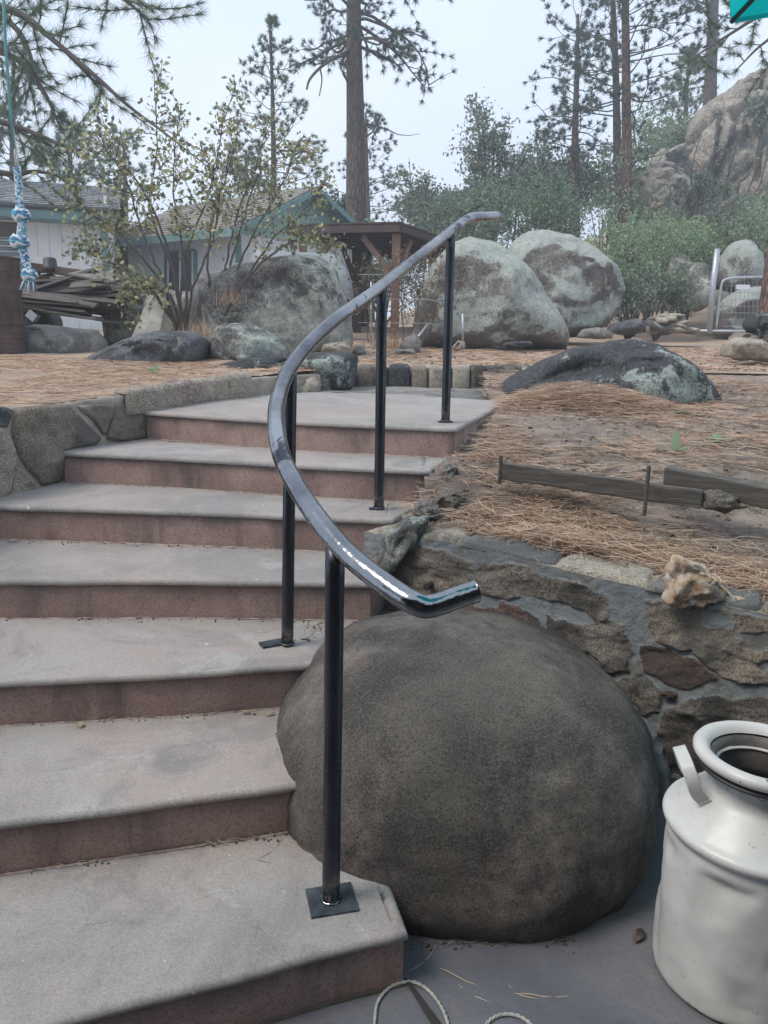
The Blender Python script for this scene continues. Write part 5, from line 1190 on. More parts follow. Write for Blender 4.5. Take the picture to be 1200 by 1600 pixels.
for px, py, s_ in ((33, 336, .068), (31, 378, .075), (46, 430, .06)):
    t = MB(); c0 = Wp(px, py, 6.0)
    for i in range(60):
        a = i*2.4; el = math.asin(-1+2*(i+.5)/60); d = Vector((math.cos(a)*math.cos(el), math.sin(a)*math.cos(el), math.sin(el)*.75)); bead(t, c0+d*s_*.8, Vector((-math.sin(a), math.cos(a), g.uniform(-.8, .8))), .06, .014)
    t.build('knot', M['rope'], rp, smooth=True)
t = MB(); c0 = Wp(46, 432, 6.0)
for i in range(70):
    a = g.uniform(0, 2*PI); r_ = g.uniform(.2, 1)*.06; e_ = Wp(42+g.uniform(-2, 4), 457+g.uniform(-6, 3), 6.0)+Vector((math.cos(a)*r_, math.sin(a)*r_, 0))
    t.tube([c0+Vector((math.cos(a), math.sin(a), 0))*r_*.4, c0.lerp(e_, .5)+Vector((math.cos(a), math.sin(a), 0))*r_*.3, e_], [.004, .005, .002], 5)
t.build('frayed_end', M['rope'], rp, smooth=True)
MB().tube([Wp(3, -60, 6.0), Wp(8, 60, 6.0), Wp(16, 170, 6.0), Wp(23, 232, 6.0)], .011, 8).build('line', M['tealrope'], rp, smooth=True)
MB().tube([Wp(23, 232, 6.0), Wp(24, 250, 6.0), Wp(27, 268, 6.0)], .007, 6).build('line', M['cord'], rp, smooth=True)
MB().tube([Wp(19, 190, 6.0), Wp(28, 250, 6.0), Wp(28, 268, 6.0)], .006, 6).build('line', M['cord'], rp, smooth=True)

# ------------------------------------------------------------------ gate and fence
gt = thing('wire_gate', 'small galvanised wire gate with scroll top and blank white plate at right', 'gate', Wp(1125, 518, 14))
def tb(pts, r_, nm, mat='galv', par=gt, n_=8): return MB().tube(pts, r_, n_).build(nm, M[mat], par, smooth=True)
tb(catmull([Wp(*p, 14.0) for p in [(1119, 514), (1123, 475), (1127, 446), (1133, 437), (1150, 434), (1190, 433), (1240, 434)]], 5), .022, 'frame')
tb([Wp(1240, 434, 14), Wp(1240, 514, 14)], .022, 'frame'); tb([Wp(1088, 517, 14.0), Wp(1240, 518, 14.0)], .025, 'bottom_rail')
for i in range(15):
    px = 1129+i*6.8; tb([Wp(px, 440 if px > 1136 else 448, 14.02), Wp(px, 515, 14.02)], .0045, 'wire', 'wire', gt, 5)
for i in range(7): py = 447+i*10.5; tb([Wp(1124, py, 14.02), Wp(1238, py, 14.02)], .0045, 'wire', 'wire', gt, 5)
for i in range(6):
    px = 1156+i*9; tb(catmull([Wp(px, 433, 14.0), Wp(px-3, 426, 14), Wp(px+1, 420, 14), Wp(px+5, 424, 14), Wp(px+3, 430, 14), Wp(px+8, 433, 14)], 4), .006, 'scroll', 'wire', gt, 5)
s0, s1 = Wp(1150, 452, 13.97), Wp(1172, 445, 13.97); MB().box((s0+s1)/2, (s1.x-s0.x, .012, s1.z-s0.z)).build('plate', M['sign'], gt)
c_ = Wp(1108, 521, 14.0); o = MB().tube([c_, Wp(1113, 455, 14.0), Wp(1121, 389, 14.0)], .05, 14).build('gate_post', M['galv'], loc=c_, smooth=True); tag(o, 'tall leaning galvanised post beside the wire gate', 'post')
fe = thing('wire_fence', 'thin wire fence on light metal stakes behind the railing', 'fence', Wp(668, 530, 10))
for px, y0, y1, Y in ((668, 530, 405, 11.1), (723, 530, 490, 10.1), (580, 530, 440, 11.2)): tb([Wp(px, y0+8, Y), Wp(px, y1, Y)], .013, 'stake', 'galv', fe)
for y_ in (430, 468, 505): tb([Wp(560, y_-1, 10.45), Wp(668, y_, 10.22), Wp(724, y_+10, 10.1)], .004, 'wire', 'wire', fe, 5)
tb([Wp(645, 537, 9.9), Wp(668, 507, 10.15)], .014, 'brace', 'galv', fe)

# ------------------------------------------------------------------ umbrella over the patio
C0 = Vector((1.10, 3.30, 0)); zr = Wp(1143, 29, C0.y).z; C0.x = Wp(1143, 29, C0.y).x
um = thing('patio_umbrella', 'teal canvas patio umbrella whose corner hangs in at the top right', 'umbrella', (2.16, 1.75, 0))
ur_ = 1.65; a0 = R(110); uc = Vector((C0.x-ur_*math.cos(a0), C0.y-ur_*math.sin(a0), 0)); apex = Vector((uc.x, uc.y, zr+.62))
for k in range(4):
    a1, a2 = a0+k*PI/2, a0+(k+1)*PI/2; p1 = uc+Vector((math.cos(a1)*ur_, math.sin(a1)*ur_, zr)); p2 = uc+Vector((math.cos(a2)*ur_, math.sin(a2)*ur_, zr)); vs = []; fs = []; n1, n2 = 8, 8
    for i in range(n1+1):
        for j in range(n2+1):
            u = i/n1; v = j/n2; e = p1.lerp(p2, v); sag = .012*math.sin(PI*v)*u; p = apex.lerp(e, u); p.z += sag+.05*math.sin(PI*u); vs.append(p)
    for i in range(n1):
        for j in range(n2): a = i*(n2+1)+j; fs.append((a, a+n2+1, a+n2+2, a+1))
    MB().add(vs, fs).build('canopy_panel', M['canvas'], um, smooth=True)
    hem = [vs[n1*(n2+1)+j] for j in range(n2+1)]; vv = hem+[h-Vector((0, 0, .016)) for h in hem]
    MB().add(vv, [(j, j+1, j+n2+2, j+n2+1) for j in range(n2)]).build('valance', M['canvas'], um, smooth=True)
    MB().tube([apex-Vector((0, 0, .03)), apex.lerp(p1, .5)+Vector((0, 0, .03)), p1-Vector((0, 0, .012))], .009, 6).build('rib', M['black'], um)
MB().tube([uc, (uc.x, uc.y, apex.z+.05)], .02, 12).build('pole', M['black'], um)

# ------------------------------------------------------------------ vegetation
def leaves_mesh(cent, ln, wd_, g, up=.3, spread=1.0):
    cent = np.asarray(cent); n_ = len(cent); d = g.normal(0, 1, (n_, 3)); d[:, 2] = d[:, 2]*spread-.15; d /= np.linalg.norm(d, axis=1)[:, None]
    r_ = g.normal(0, 1, (n_, 3)); r_[:, 2] *= .6; s_ = np.cross(d, r_); s_ /= (np.linalg.norm(s_, axis=1)[:, None]+1e-6); L_ = (ln*g.uniform(.6, 1.2, n_))[:, None]; W_ = (wd_*g.uniform(.7, 1.2, n_))[:, None]
    nn = np.cross(d, s_); V = np.stack([cent, cent+d*L_*.5+s_*W_*.5+nn*W_*.15, cent+d*L_, cent+d*L_*.5-s_*W_*.5+nn*W_*.15], 1).reshape(-1, 3)
    return V, np.arange(n_*4).reshape(-1, 4)
def needles_mesh(cent, dirs, nper, ln, wd_, g, cone=.9):
    nper = int(nper*1.6) if nper > 1 else 1; wd_ = wd_*1.45
    cent = np.repeat(np.asarray(cent), nper, 0); dd = np.repeat(np.asarray(dirs), nper, 0); n_ = len(cent)
    d = dd+g.normal(0, cone, (n_, 3)); d /= np.linalg.norm(d, axis=1)[:, None]; s_ = np.cross(d, g.normal(0, 1, (n_, 3))); s_ /= (np.linalg.norm(s_, axis=1)[:, None]+1e-6)
    L_ = (ln*g.uniform(.6, 1.1, n_))[:, None]; base = cent-dd*ln*.25*g.uniform(0, 1, (n_, 1)); V = np.stack([base-s_*wd_/2, base+s_*wd_/2, base+d*L_], 1).reshape(-1, 3)
    return V, np.arange(n_*3).reshape(-1, 3)
def limb_path(a, d, ln, g, droop=0., bend=.18, k=6):
    p = Vector(a); d = Vector(d).normalized(); pts = [p.copy()]
    for i in range(k): d = (d+Vector(g.normal(0, bend, 3))+Vector((0, 0, droop))).normalized(); p = p+d*(ln/k); pts.append(p.copy())
    return pts
def add_limb(tw, tufts, a, d, ln, r0, g, droop, sub=6, tuft_step=.22, sublen=.42, bare=.25):
    pts = limb_path(a, d, ln, g, droop); k = len(pts); tw.tube(pts, [max(.005, r0*(1-i/k*.85)) for i in range(k)], 5, cap=False)
    for q in range(sub):
        u = bare+(1-bare)*(q+g.uniform(.2, .8))/sub; i = min(k-2, int(u*(k-1))); p = pts[i].lerp(pts[i+1], u*(k-1)-i); dr = (pts[i+1]-pts[i]).normalized()
        dd = (dr+Vector(g.normal(0, .65, 3))+Vector((0, 0, .15))).normalized(); sl = ln*sublen*g.uniform(.45, 1.1)*(1.15-u*.6); sp = limb_path(p, dd, sl, g, .02, .16, 4)
        tw.tube(sp, [max(.004, r0*.35*(1-j/5)) for j in range(5)], 4, cap=False)
        m_ = max(1, int(sl/tuft_step))
        for j in range(m_): v = (j+1)/m_; ii = min(3, int(v*4-1e-6)); tufts.append((sp[ii].lerp(sp[ii+1], v*4-ii), (sp[ii+1]-sp[ii]).normalized()))
    tufts.append((pts[-1], (pts[-1]-pts[-2]).normalized()))
def finish_tree(root, trunk, tw, V, F, bark, mat, fol):
    if trunk is not None: trunk.build('trunk', M[bark], root, smooth=True)
    if tw is not None and tw.v: tw.build('branches', M['twig'], root, smooth=True)
    o = link_mesh(fol, np_mesh(V, F), M[mat], root); return o
def pine(lab, base, top, r0, cr, nl, lmax, mat='pine', bark='bark', seed=1, zmax=None, prof=None, sub=6, nper=24, nl_len=.17, nw=.011, droop=0, dead=0, tstep=.22, grp='pines standing behind the yard', az=None):
    g = np.random.default_rng(seed); base = Vector(base); top = Vector(top); root = thing('pine_tree', lab, 'pine tree', base, grp); H_ = (top-base).length
    k = 14; tr = MB(); pts = []
    for i in range(k+1): u = i/k; pts.append(base.lerp(top, u)+Vector((noise.noise(Vector((seed, u*2.5, 0)))*.012*H_*u, 0, 0)))
    pts[0].z -= .3; tr.tube(pts, [r0*(1-.78*(i/k)**1.1)+(r0*.25 if i == 0 else 0) for i in range(k+1)], 14, wob=.04)
    tw = MB(); tf = []
    for i in range(nl):
        u = cr[0]+(cr[1]-cr[0])*((i+g.uniform(0, 1))/nl); p = base.lerp(top, u)
        if zmax and p.z > zmax: continue
        v = (u-cr[0])/(cr[1]-cr[0]); ln = lmax*(prof(v) if prof else (1-.75*v)*(.55+.45*min(1, v*5)))*g.uniform(.7, 1.15); a = g.uniform(0, 2*PI) if az is None else g.uniform(*az)
        el = -.15+.75*v; d = Vector((math.cos(a)*math.cos(el), math.sin(a)*math.cos(el), math.sin(el))); add_limb(tw, tf, p, d, ln, max(.012, r0*.16*(1-v*.6)), g, .03-droop, sub=sub, tuft_step=tstep)
    for i in range(dead):
        u = g.uniform(max(.15, cr[0]-.3), cr[0]); a = g.uniform(0, 2*PI); tw.tube(limb_path(base.lerp(top, u), (math.cos(a), math.sin(a), -.1), g.uniform(.5, 1.3)*lmax*.5, g, -.04, .22), [.03, .025, .02, .016, .012, .008, .004], 5)
    V, F = needles_mesh([c for c, d in tf], [d for c, d in tf], nper, nl_len, nw, g, .55); finish_tree(root, tr, tw, V, F, bark, mat, 'needles'); return root
def gz(px, Y): x = Wp(px, 500, Y).x; return Vector((x, Y, back_h(x, Y) if Y < 20 else far_h(x, Y)))
def T(px, py, Y): return Wp(px, py, Y)
# tall pine behind the carport
b_ = gz(556, 20); t_ = T(553, -420, 20)
pine('tall straight pine rising behind the carport, trunk bare up to its top', b_, (t_.x, 20, t_.z), .30, (.50, .80), 52, 2.9, seed=6, zmax=14.5, dead=3, nper=24, nw=.010, sub=11, prof=lambda v: .45+.55*min(1, v*3), droop=.04)
root = [o for o in bpy.data.objects if o.name == 'pine_tree'][0]
tw = MB(); g = np.random.default_rng(5)
tw.tube(catmull([T(543, 84, 19.9), T(520, 92, 19.6), T(500, 106, 19.4), T(484, 124, 19.3), T(479, 140, 19.3)], 4), [.05-.0018*i for i in range(17)], 6)
tw.tube(catmull([T(500, 106, 19.4), T(503, 125, 19.4), T(499, 150, 19.4)], 4), [.02-.001*i for i in range(9)], 5); tw.tube(catmull([T(543, 128, 19.8), T(535, 112, 19.6), T(530, 98, 19.6)], 4), [.03-.002*i for i in range(9)], 5)
tw.tube(catmull([T(563, 60, 19.8), T(590, 70, 19.6), T(600, 62, 19.5), T(612, 60, 19.5)], 4), [.025-.001*i for i in range(13)], 5)
tw.build('dead_branch', M['twig'], root, smooth=True)
pine('slender young pine left of the tall trunk, its top against the sky', gz(430, 23), T(424, 34, 23), .13, (.32, .99), 64, 2.1, 'pine_lt', seed=8, nper=22, nl_len=.16, nw=.012, sub=5, prof=lambda v: (1-.88*v)*.95+.06)
pine('small far pine just right of the tall trunk', gz(580, 31), T(571, 176, 31), .16, (.38, .99), 48, 2.2, 'pine', seed=12, nper=20, nl_len=.2, nw=.018, sub=5, prof=lambda v: (1-.8*v)*.9+.1)
pine('mid sized pine with tiered branches left of the twin pines', gz(894, 26), T(903, 22, 26), .19, (.38, .99), 52, 2.6, 'pine', seed=14, nper=22, nl_len=.2, nw=.014, sub=6, prof=lambda v: (1-.6*v)*(.75+.25*math.sin(v*22)))
b_ = gz(981, 21.5); pine('right hand trunk of the twin pines, reddish at its foot', (b_.x, 21.5, b_.z), T(972, -330, 21.5), .165, (.40, .72), 36, 3.0, 'pine', 'redbark', seed=21, dead=5, nper=24, nw=.012, zmax=13.5, prof=lambda v: .75, sub=7)
b_ = gz(976, 22.5); pine('left hand trunk of the twin pines, slightly behind', (b_.x-.1, 22.5, b_.z), T(950, -200, 22.5), .15, (.42, .78), 22, 2.4, 'pine', 'bark', seed=23, dead=4, nper=24, nw=.012, prof=lambda v: .75)
pine('pine standing on top of the cliff at upper right', T(1108, 190, 34), T(1125, -230, 34), .27, (.36, .95), 34, 3.6, 'pine', 'bark', seed=31, dead=3, nper=24, nl_len=.25, nw=.018, zmax=19)
pine('yellow green young pine rising over the cliff shoulder', T(1068, 270, 36), T(1076, 84, 36), .15, (.1, .99), 44, 2.5, 'pine_yl', seed=33, nper=20, nl_len=.24, nw=.02, prof=lambda v: (1-.75*v))
for lab, px, Y, py, lm, sd_ in [('dense pine behind the far left house roof', 20, 28, 95, 3.4, 41), ('second pine behind the left roof, near the shrub', 110, 30, 200, 2.8, 42), ('pine partly hidden by the yellowing shrub behind the roofs', 195, 33, 215, 2.6, 43), ('low pine behind the gabled house', 385, 30, 235, 2.6, 44)]:
    pine(lab, gz(px, Y), T(px, py, Y), .2, (.15, .99), 56, lm, 'pine_lt' if sd_ > 41 else 'pine', seed=sd_, nper=20, nl_len=.24, nw=.022, sub=6)
b_ = gz(1200, 11.5); tr_ = thing('pine_tree', 'reddish pine trunk leaning out of the right edge of the photo', 'pine tree', b_, 'pines standing behind the yard')
MB().tube([b_-Vector((0, 0, .1)), b_+Vector((.02, 0, .15)), T(1212, 420, 11.6), T(1222, 350, 11.7), T(1240, 200, 11.8), T(1250, -120, 12)], [.22, .17, .155, .15, .14, .12], 18, wob=.05).build('trunk', M['redbark'], tr_, smooth=True)
# hanging pine branches close to the camera, top left and top right
def boughs(lab, root_loc, limbs, mat, seed, nper=38, nl_len=.17, nw=.0032, tstep=.125, trunk=None):
    g = np.random.default_rng(seed); root = thing('pine_tree', lab, 'pine tree', root_loc, 'pines beside the patio'); tw = MB(); tf = []
    for pts, r0, sub, sl in limbs:
        c_ = catmull(pts, 6); k = len(c_); tw.tube(c_, [max(.004, r0*(1-i/k*.85)) for i in range(k)], 7, cap=False); ln = sum((c_[i+1]-c_[i]).length for i in range(k-1))
        for q in range(sub):
            u = .08+.92*(q+g.uniform(0, 1))/sub; i = min(k-2, int(u*(k-1))); p = c_[i]; dr = (c_[i+1]-c_[i]).normalized(); dd = (dr*.8+Vector(g.normal(0, .6, 3))-Vector((0, 0, .1))).normalized(); L_ = sl*g.uniform(.4, 1.1)
            sp = limb_path(p, dd, L_, g, .05, .2, 4); tw.tube(sp, [.009, .008, .007, .006, .005], 5, cap=False); m_ = max(2, int(L_/tstep))
            for j in range(m_): v = (j+1)/m_; ii = min(3, int(v*4-1e-6)); tf.append((sp[ii].lerp(sp[ii+1], v*4-ii), (sp[ii+1]-sp[ii]).normalized()))
        tf.append((c_[-1], (c_[-1]-c_[-2]).normalized()))
    if trunk: MB().tube(*trunk).build('trunk', M['bark'], root, smooth=True)
    V, F = needles_mesh([c for c, d in tf], [d for c, d in tf], nper, nl_len, nw, g, .6); finish_tree(root, None, tw, V, F, 'bark', mat, 'needles')
rx = T(-520, 500, 9.5)
boughs('large pine reaching in from the left, boughs over the house and rope', (rx.x, 9.5, 1.2), [
    ([T(-500, -60, 9.5), T(-200, -20, 9.2), T(0, 10, 9), T(80, 60, 8.9), T(150, 130, 8.8)], .07, 20, .9),
    ([T(-500, -120, 9.5), T(-100, -90, 9.2), T(90, -50, 9), T(180, -10, 8.9), T(225, 25, 8.8)], .06, 22, .8),
    ([T(-500, 40, 9.5), T(-150, 60, 9.3), T(0, 80, 9.2), T(60, 130, 9.1), T(95, 200, 9.0)], .06, 18, .8),
    ([T(-500, 130, 10), T(-100, 170, 10), T(0, 190, 10), T(70, 215, 10), T(120, 240, 10)], .06, 16, .9),
    ([T(-300, 230, 11), T(-60, 260, 11), T(20, 272, 11), T(60, 268, 11), T(130, 285, 11)], .06, 12, .8),
    ([T(80, 60, 8.9), T(150, 120, 8.7), T(200, 165, 8.6), T(260, 210, 8.5), T(330, 265, 8.4)], .028, 2, .3),
    ([T(-500, 0, 10.5), T(-50, 20, 10.5), T(20, 40, 10.4), T(50, 100, 10.3), T(40, 160, 10.3)], .06, 14, 1.0)], 'pine_lt', 51, trunk=([(rx.x, 9.5, 1.0), (rx.x, 9.5, 5), (rx.x-.1, 9.5, 11)], [.4, .33, .24], 18, True, .03))
rx = T(1560, 500, 13)
boughs('pine reaching in from the right above the cliff', (rx.x, 13, 1.2), [
    ([T(1500, 0, 13), T(1330, 20, 13), T(1240, 40, 12.8), T(1190, 70, 12.6), T(1150, 110, 12.6)], .05, 8, .6),
    ([T(1500, -80, 13), T(1300, -40, 12.6), T(1210, 10, 12.4), T(1130, 60, 12.2), T(1075, 95, 12.2)], .05, 14, .7),
    ([T(1500, 60, 13.5), T(1320, 70, 13.5), T(1250, 90, 13.4), T(1200, 100, 13.4)], .045, 8, .6)], 'pine_lt', 52, nw=.005, trunk=([(rx.x, 13, 1.0), (rx.x, 13, 6), (rx.x, 13, 12)], [.4, .33, .24], 18, True, .03))

def leafy(lab, base, stems, mat, seed, name, cat, n_sub=14, sl=.5, ln=.055, wd_=.03, per=9, r0=.014, bark='twig', grp=None, spread=.045, start=.25, tw2=2):
    g = np.random.default_rng(seed); root = thing(name, lab, cat, base, grp); tw = MB(); cen = []
    for pts in stems:
        c_ = catmull(pts, 6); k = len(c_); st = MB(); tw.tube([p+Vector(g.normal(0, .006, 3)) for p in c_], [max(.003, r0*(1-i/k*.85)) for i in range(k)], 7, cap=False)
        for q in range(n_sub):
            u = start+(1-start)*(q+g.uniform(0, 1))/n_sub; i = min(k-2, int(u*(k-1))); p = c_[i]; dr = (c_[i+1]-c_[i]).normalized(); L_ = sl*g.uniform(.35, 1.1)*(1.2-.7*u)
            sp = limb_path(p, dr*.7+Vector(g.normal(0, .75, 3)), L_, g, .02, .2, 5); tw.tube(sp, [r0*.35, r0*.3, r0*.26, r0*.2, r0*.15, r0*.1], 4, cap=False)
            tips = [sp]
            for _ in range(tw2): j = g.integers(1, 4); s2 = limb_path(sp[j], (sp[j+1]-sp[j]).normalized()*.6+Vector(g.normal(0, .7, 3)), L_*.5, g, 0, .2, 4); tw.tube(s2, [r0*.16]*5, 3, cap=False); tips.append(s2)
            for s2 in tips:
                for _ in range(per): j = g.integers(1, len(s2)); cen.append(np.array(s2[j])+g.normal(0, spread, 3))
        cen.append(np.array(c_[-1]))
    V, F = leaves_mesh(cen, ln, wd_, g); tw.build('stems', M[bark], root, smooth=True); o = link_mesh('leaves', np_mesh(V, F), M[mat], root); return root
b0 = T(285, 522, 7.9)
S = lambda Y, *p: [T(a, b, Y+d) for a, b, d in p]
leafy('open shrub with small yellowing leaves, many stems from behind the tilted rock', b0, [
    S(7.9, (284, 524, 0), (262, 450, 0), (225, 370, .1), (200, 290, .2), (160, 220, .2), (150, 160, .3)),
    S(7.9, (288, 524, 0), (276, 440, .1), (235, 330, .2), (245, 230, .3), (240, 115, .3)),
    S(7.9, (292, 522, 0), (290, 430, -.1), (275, 340, -.1), (272, 260, 0), (280, 170, .1)),
    S(7.9, (284, 522, 0), (282, 450, .2), (300, 370, .3), (330, 290, .4), (350, 190, .4), (370, 130, .4)),
    S(7.9, (280, 524, 0), (250, 440, -.2), (190, 370, -.3), (140, 330, -.3), (105, 290, -.3)),
    S(7.9, (280, 524, 0), (240, 455, -.3), (190, 420, -.4), (140, 395, -.4), (120, 385, -.4)),
    S(7.9, (290, 522, 0), (302, 450, -.2), (330, 380, -.3), (340, 310, -.3), (320, 230, -.2)),
    S(7.9, (288, 522, 0), (265, 400, 0), (225, 300, 0), (180, 250, 0), (115, 230, 0)),
    S(7.9, (286, 522, 0), (270, 470, -.3), (255, 455, -.4), (230, 450, -.4), (190, 455, -.4))], 'shrub', 61, 'shrub', 'shrub', start=.42, n_sub=14, sl=.5, ln=.060, wd_=.036, per=7, r0=.016, grp='leafy shrubs along the terrace')
leafy('second yellow green shrub arching in front of the house gable', T(345, 505, 8.3), [
    S(8.3, (350, 505, 0), (372, 420, 0), (405, 350, 0), (440, 290, .1), (470, 215, .1)),
    S(8.3, (340, 505, 0), (350, 430, .1), (370, 340, .2), (400, 260, .2), (420, 180, .3)),
    S(8.3, (345, 505, 0), (380, 440, -.1), (430, 370, -.2), (475, 330, -.2), (520, 265, -.2)),
    S(8.3, (345, 505, 0), (390, 430, -.2), (450, 380, -.3), (490, 370, -.3), (512, 380, -.3)),
    S(8.3, (335, 505, 0), (325, 420, 0), (335, 330, 0), (355, 270, 0), (375, 200, 0)),
    S(8.3, (345, 505, 0), (365, 400, .3), (390, 310, .4), (430, 240, .4), (500, 240, .4))], 'shrub', 62, 'shrub', 'shrub', start=.40, n_sub=13, sl=.5, ln=.056, wd_=.034, per=7, r0=.015, grp='leafy shrubs along the terrace')
# dry grass at the shrub foot
def grass(lab, c_, n_, h, sp, mat, seed):
    g = np.random.default_rng(seed); c = np.array(c_)+np.stack([g.normal(0, sp, n_), g.normal(0, sp*.5, n_), np.zeros(n_)], 1); d = np.tile(np.array([[0, 0, 1.]]), (n_, 1)); V, F = needles_mesh(c, d, 1, h, .006, g, .35)
    o = link_mesh('dry_grass', np_mesh(V, F), M[mat]); tag(o, lab, None, None, 'stuff')
grass('dry grass at the foot of the shrub', T(312, 520, 7.6), 120, .16, .12, 'dry_needle', 3); grass('dry grass under the second shrub', T(360, 470, 8.0), 50, .2, .07, 'dry_needle', 4); grass('dry grass by the red post', T(610, 540, 9.6), 150, .25, .15, 'dry_needle', 5)
leafy('rusty leaved brush behind the third and fourth posts', T(640, 535, 10.6), [S(10.6, (x0, 535, 0), (x0+dx_*.4, 490, d), (x0+dx_*.8, 440, d), (x0+dx_, yt, d)) for x0, dx_, yt, d in
    [(575, -10, 420, 0), (585, 8, 400, .2), (600, 10, 410, -.2), (615, 25, 395, .1), (630, -5, 430, .3), (640, 25, 385, 0), (655, 10, 395, .3), (670, 20, 390, -.2), (685, 5, 400, .2), (700, 15, 415, 0), (715, 5, 430, .2)]], 'rusty', 63, 'shrub', 'shrub', n_sub=11, sl=.45, ln=.045, wd_=.022, per=5, r0=.010, grp='brush behind the railing')
for lab, px, Y, ytop, wdt, sd_ in [('airy grey green oak standing against the sky, left of the tiered pine', 765, 24, 152, 62, 71), ('smaller oak with thin crown left of the airy oak', 665, 26, 270, 36, 72), ('slim oak between the airy oak and the tiered pine', 850, 27, 215, 28, 73), ('oak sapling right of the roof of the carport', 720, 23, 300, 45, 74)]:
    g = random.Random(sd_); st = []
    for i in range(9):
        tx = px+g.uniform(-1, 1)*wdt; ty = ytop+abs(tx-px)/wdt*60+g.uniform(0, 60) if i else ytop; st.append([T(px+g.uniform(-6, 6), 400, Y), T(px+(tx-px)*.25, 340, Y+g.uniform(-.5, .5)), T(px+(tx-px)*.7, ty+(340-ty)*.4, Y+g.uniform(-1, 1)), T(tx, ty, Y+g.uniform(-1, 1))])
    leafy(lab, gz(px, Y), st, 'oak', sd_, 'oak_tree', 'oak tree', n_sub=13, sl=1.3, ln=.13, wd_=.075, per=9, r0=.05, grp='oaks on the hillside', spread=.11, start=.3)
leafy('small bare branched oak in front of the cliff face', gz(1100, 27), [S(25, (1100, 420, 0), (1096, 350, 0), (1108, 280, 0), (1118, 220, 0), (1130, 170, 0)), S(25, (1098, 400, 0), (1090, 330, 0), (1080, 270, 0), (1095, 210, 0)), S(25, (1104, 360, 0), (1130, 300, 0), (1150, 230, 0), (1165, 180, 0)), S(25, (1104, 360, 0), (1150, 330, 0), (1180, 270, 0), (1195, 200, 0)), S(25, (1150, 400, 0), (1160, 340, 0), (1190, 280, 0), (1205, 190, 0))], 'oak', 76, 'oak_tree', 'oak tree', n_sub=7, sl=1.2, ln=.11, wd_=.06, per=3, r0=.05, bark='twig', grp='oaks on the hillside', spread=.12)

def bush(lab, px, py, Y, rw, rh, mat, n_, ls, seed, lobes=7):
    """brush: stems fanning from one foot, leaf clumps over uneven lobes of the crown"""
    g = np.random.default_rng(seed); c = T(px, py, Y); base = Vector((c.x, Y, min(c.z-rh*.6, far_h(c.x, Y) if Y > 20 else back_h(c.x, Y)))); root = thing('brush', lab, 'bush', base, 'brush covering the hillside'); tw = MB(); cen = []
    for i in range(lobes):
        a = g.uniform(0, 2*PI); rr = g.uniform(.2, .75); lc = np.array([c.x+math.cos(a)*rr*rw, Y+math.sin(a)*rr*rw*.8, c.z+g.uniform(-.45, .75)*rh*(1-.5*rr)]); lr = g.uniform(.28, .5)*min(rw, rh*1.3)
        tip = Vector(lc)+Vector(g.normal(0, .1, 3))*lr; tw.tube(catmull([base, base.lerp(tip, .5)+Vector(g.normal(0, .08, 3))*rw, tip], 4), [.03, .028, .026, .023, .02, .017, .014, .011, .008], 5, cap=False)
        ncl = 26
        for q in range(ncl):
            d = g.normal(0, 1, 3); d /= np.linalg.norm(d); cc_ = lc+d*lr*g.uniform(.55, 1.15)*np.array([1, 1, .85])
            if q % 3 == 0: tw.tube([Vector(lc), Vector(cc_)], [.01, .004], 3, cap=False)
            m_ = max(4, int(n_/lobes/ncl)); cen += list(cc_+g.normal(0, .16*lr+.03, (m_, 3)))
        # upright shoots break the outline
        for q in range(5):
            p = lc+np.array([g.normal(0, .5)*lr, g.normal(0, .5)*lr, lr*.7]); ht = lr*g.uniform(.4, .9)
            cen += [p+np.array([g.normal(0, .03), g.normal(0, .03), ht*u]) for u in g.uniform(0, 1, 14)]
    V, F = leaves_mesh(cen, ls, ls*.5, g, spread=1.3); tw.build('stems', M['twig'], root, smooth=True); link_mesh('leaves', np_mesh(V, F), M[mat], root)
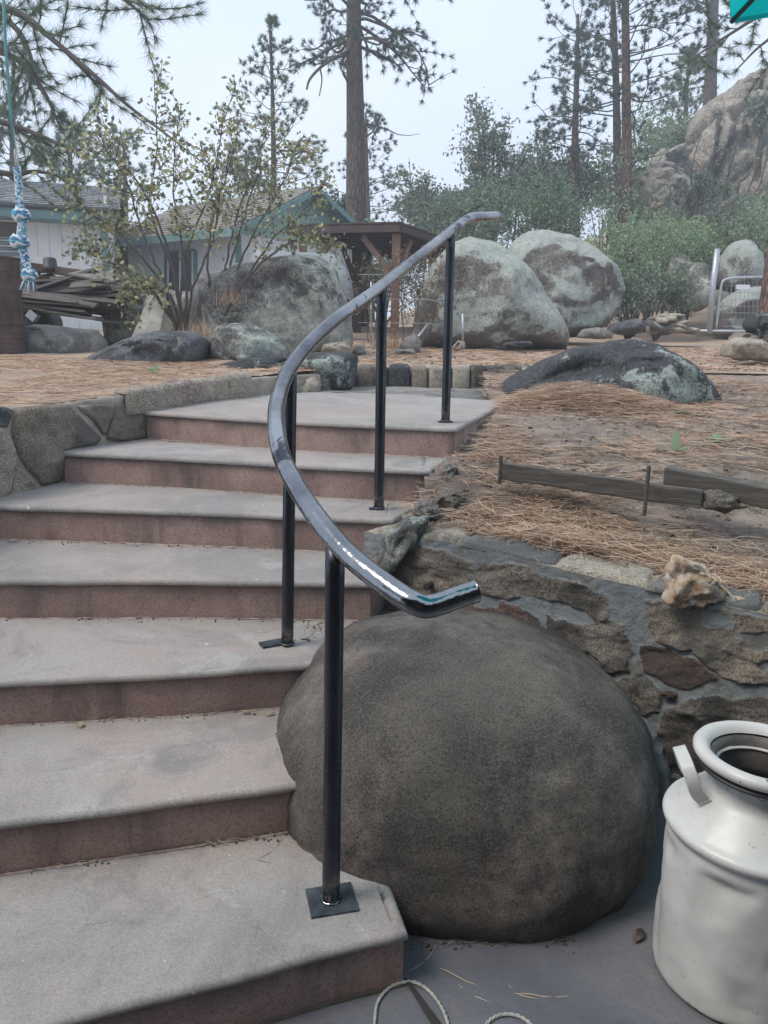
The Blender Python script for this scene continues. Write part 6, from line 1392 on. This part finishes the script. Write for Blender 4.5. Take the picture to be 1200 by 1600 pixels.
BS = [('brush clump behind the round boulder, left side', 700, 350, 20, 1.3, 1.0, 'oak'), ('dusty brush right of the rail top', 775, 345, 21, 1.5, 1.1, 'manz'), ('brush above the egg shaped boulder', 850, 335, 22, 1.5, 1.1, 'oak'), ('tall green brush in the middle of the hillside', 905, 345, 21, 1.5, 1.3, 'manz'),
      ('brush at the foot of the tiered pine', 880, 290, 27, 1.7, 1.1, 'oak'), ('brush left of the twin pines, higher up', 950, 300, 27, 1.6, 1.2, 'manz'), ('bright green bush left of the twin pine foot', 955, 400, 18, 1.2, 1.1, 'brt'), ('dense green bush right of the egg shaped boulder', 1000, 420, 16.5, 1.0, 1.0, 'manz'),
      ('bright bush below the twin pines', 1020, 380, 18.5, 1.1, .8, 'brt'), ('shaded brush low behind the flat stones', 985, 470, 15.5, .7, .5, 'oak'), ('pale green bush beneath the cliff nose', 1060, 395, 20, 1.0, .7, 'brt'), ('wide bush beneath the cliff', 1115, 400, 20.5, 1.3, .7, 'brt'),
      ('dark brush at the right edge below the cliff', 1175, 385, 20, 1.2, .8, 'oak'), ('green bush over the split rock', 1080, 410, 17.5, .9, .6, 'manz'), ('brush at the right edge above the gate', 1195, 385, 17.5, .9, .7, 'manz'), ('brush between nose rock and tiered pine', 985, 350, 23, 1.2, .9, 'oak'),
      ('faint brush behind the carport, right part', 730, 395, 19.5, 1.0, .7, 'oak'), ('faint brush seen under the carport roof', 600, 430, 19.5, 1.2, 1.0, 'manz'), ('brush seen under the carport near the back post', 665, 440, 18.8, 1.1, .9, 'oak'), ('distant brush behind the carport roof', 690, 330, 27, 1.6, .9, 'oak'),
      ('brush on the skyline right of the airy oak', 820, 300, 27, 1.6, 1.0, 'oak'), ('low brush in the cleft of the cliff', 1105, 300, 27, 1.0, .5, 'oak'), ('brush hanging at the top right of the cliff', 1195, 185, 28, .9, .6, 'oak'), ('brush clinging left of the cliff shoulder', 1030, 225, 31, 1.8, 1.2, 'manz'), ('scrub in front of the cliff foot', 1120, 365, 23, 1.6, .7, 'oak'),
      ('scrub at the right edge of the cliff foot', 1200, 350, 24, 1.4, .7, 'manz'), ('low scrub left of the gate rocks', 1030, 455, 15.8, .7, .5, 'oak'), ('brush behind the gabled house, right end', 520, 345, 26, 1.2, .9, 'pine'), ('brush behind the left house corner', 185, 400, 20, 1.0, 1.2, 'oak')]
for i, (lab, px, py, Y, rw_, rh_, mt) in enumerate(BS): bush(lab, px, py, Y, rw_, rh_, mt, 2700, .075 if Y < 19 else .10 if Y < 24 else .14, 100+i)

# ------------------------------------------------------------------ air
hz = NT('air'); tnt = hz.t
for n_ in list(tnt.nodes):
    if n_.type != 'OUTPUT_MATERIAL': tnt.nodes.remove(n_)
vol = tnt.nodes.new('ShaderNodeVolumePrincipled'); vol.inputs['Color'].default_value = (.86, .92, 1, 1); vol.inputs['Density'].default_value = .0055; vol.inputs['Anisotropy'].default_value = .2
tnt.links.new(vol.outputs[0], tnt.nodes['Material Output'].inputs['Volume'])
tag(MB().box((10, 71, 6.5), (170, 170, 21)).build('haze', hz.m), kind='stuff')
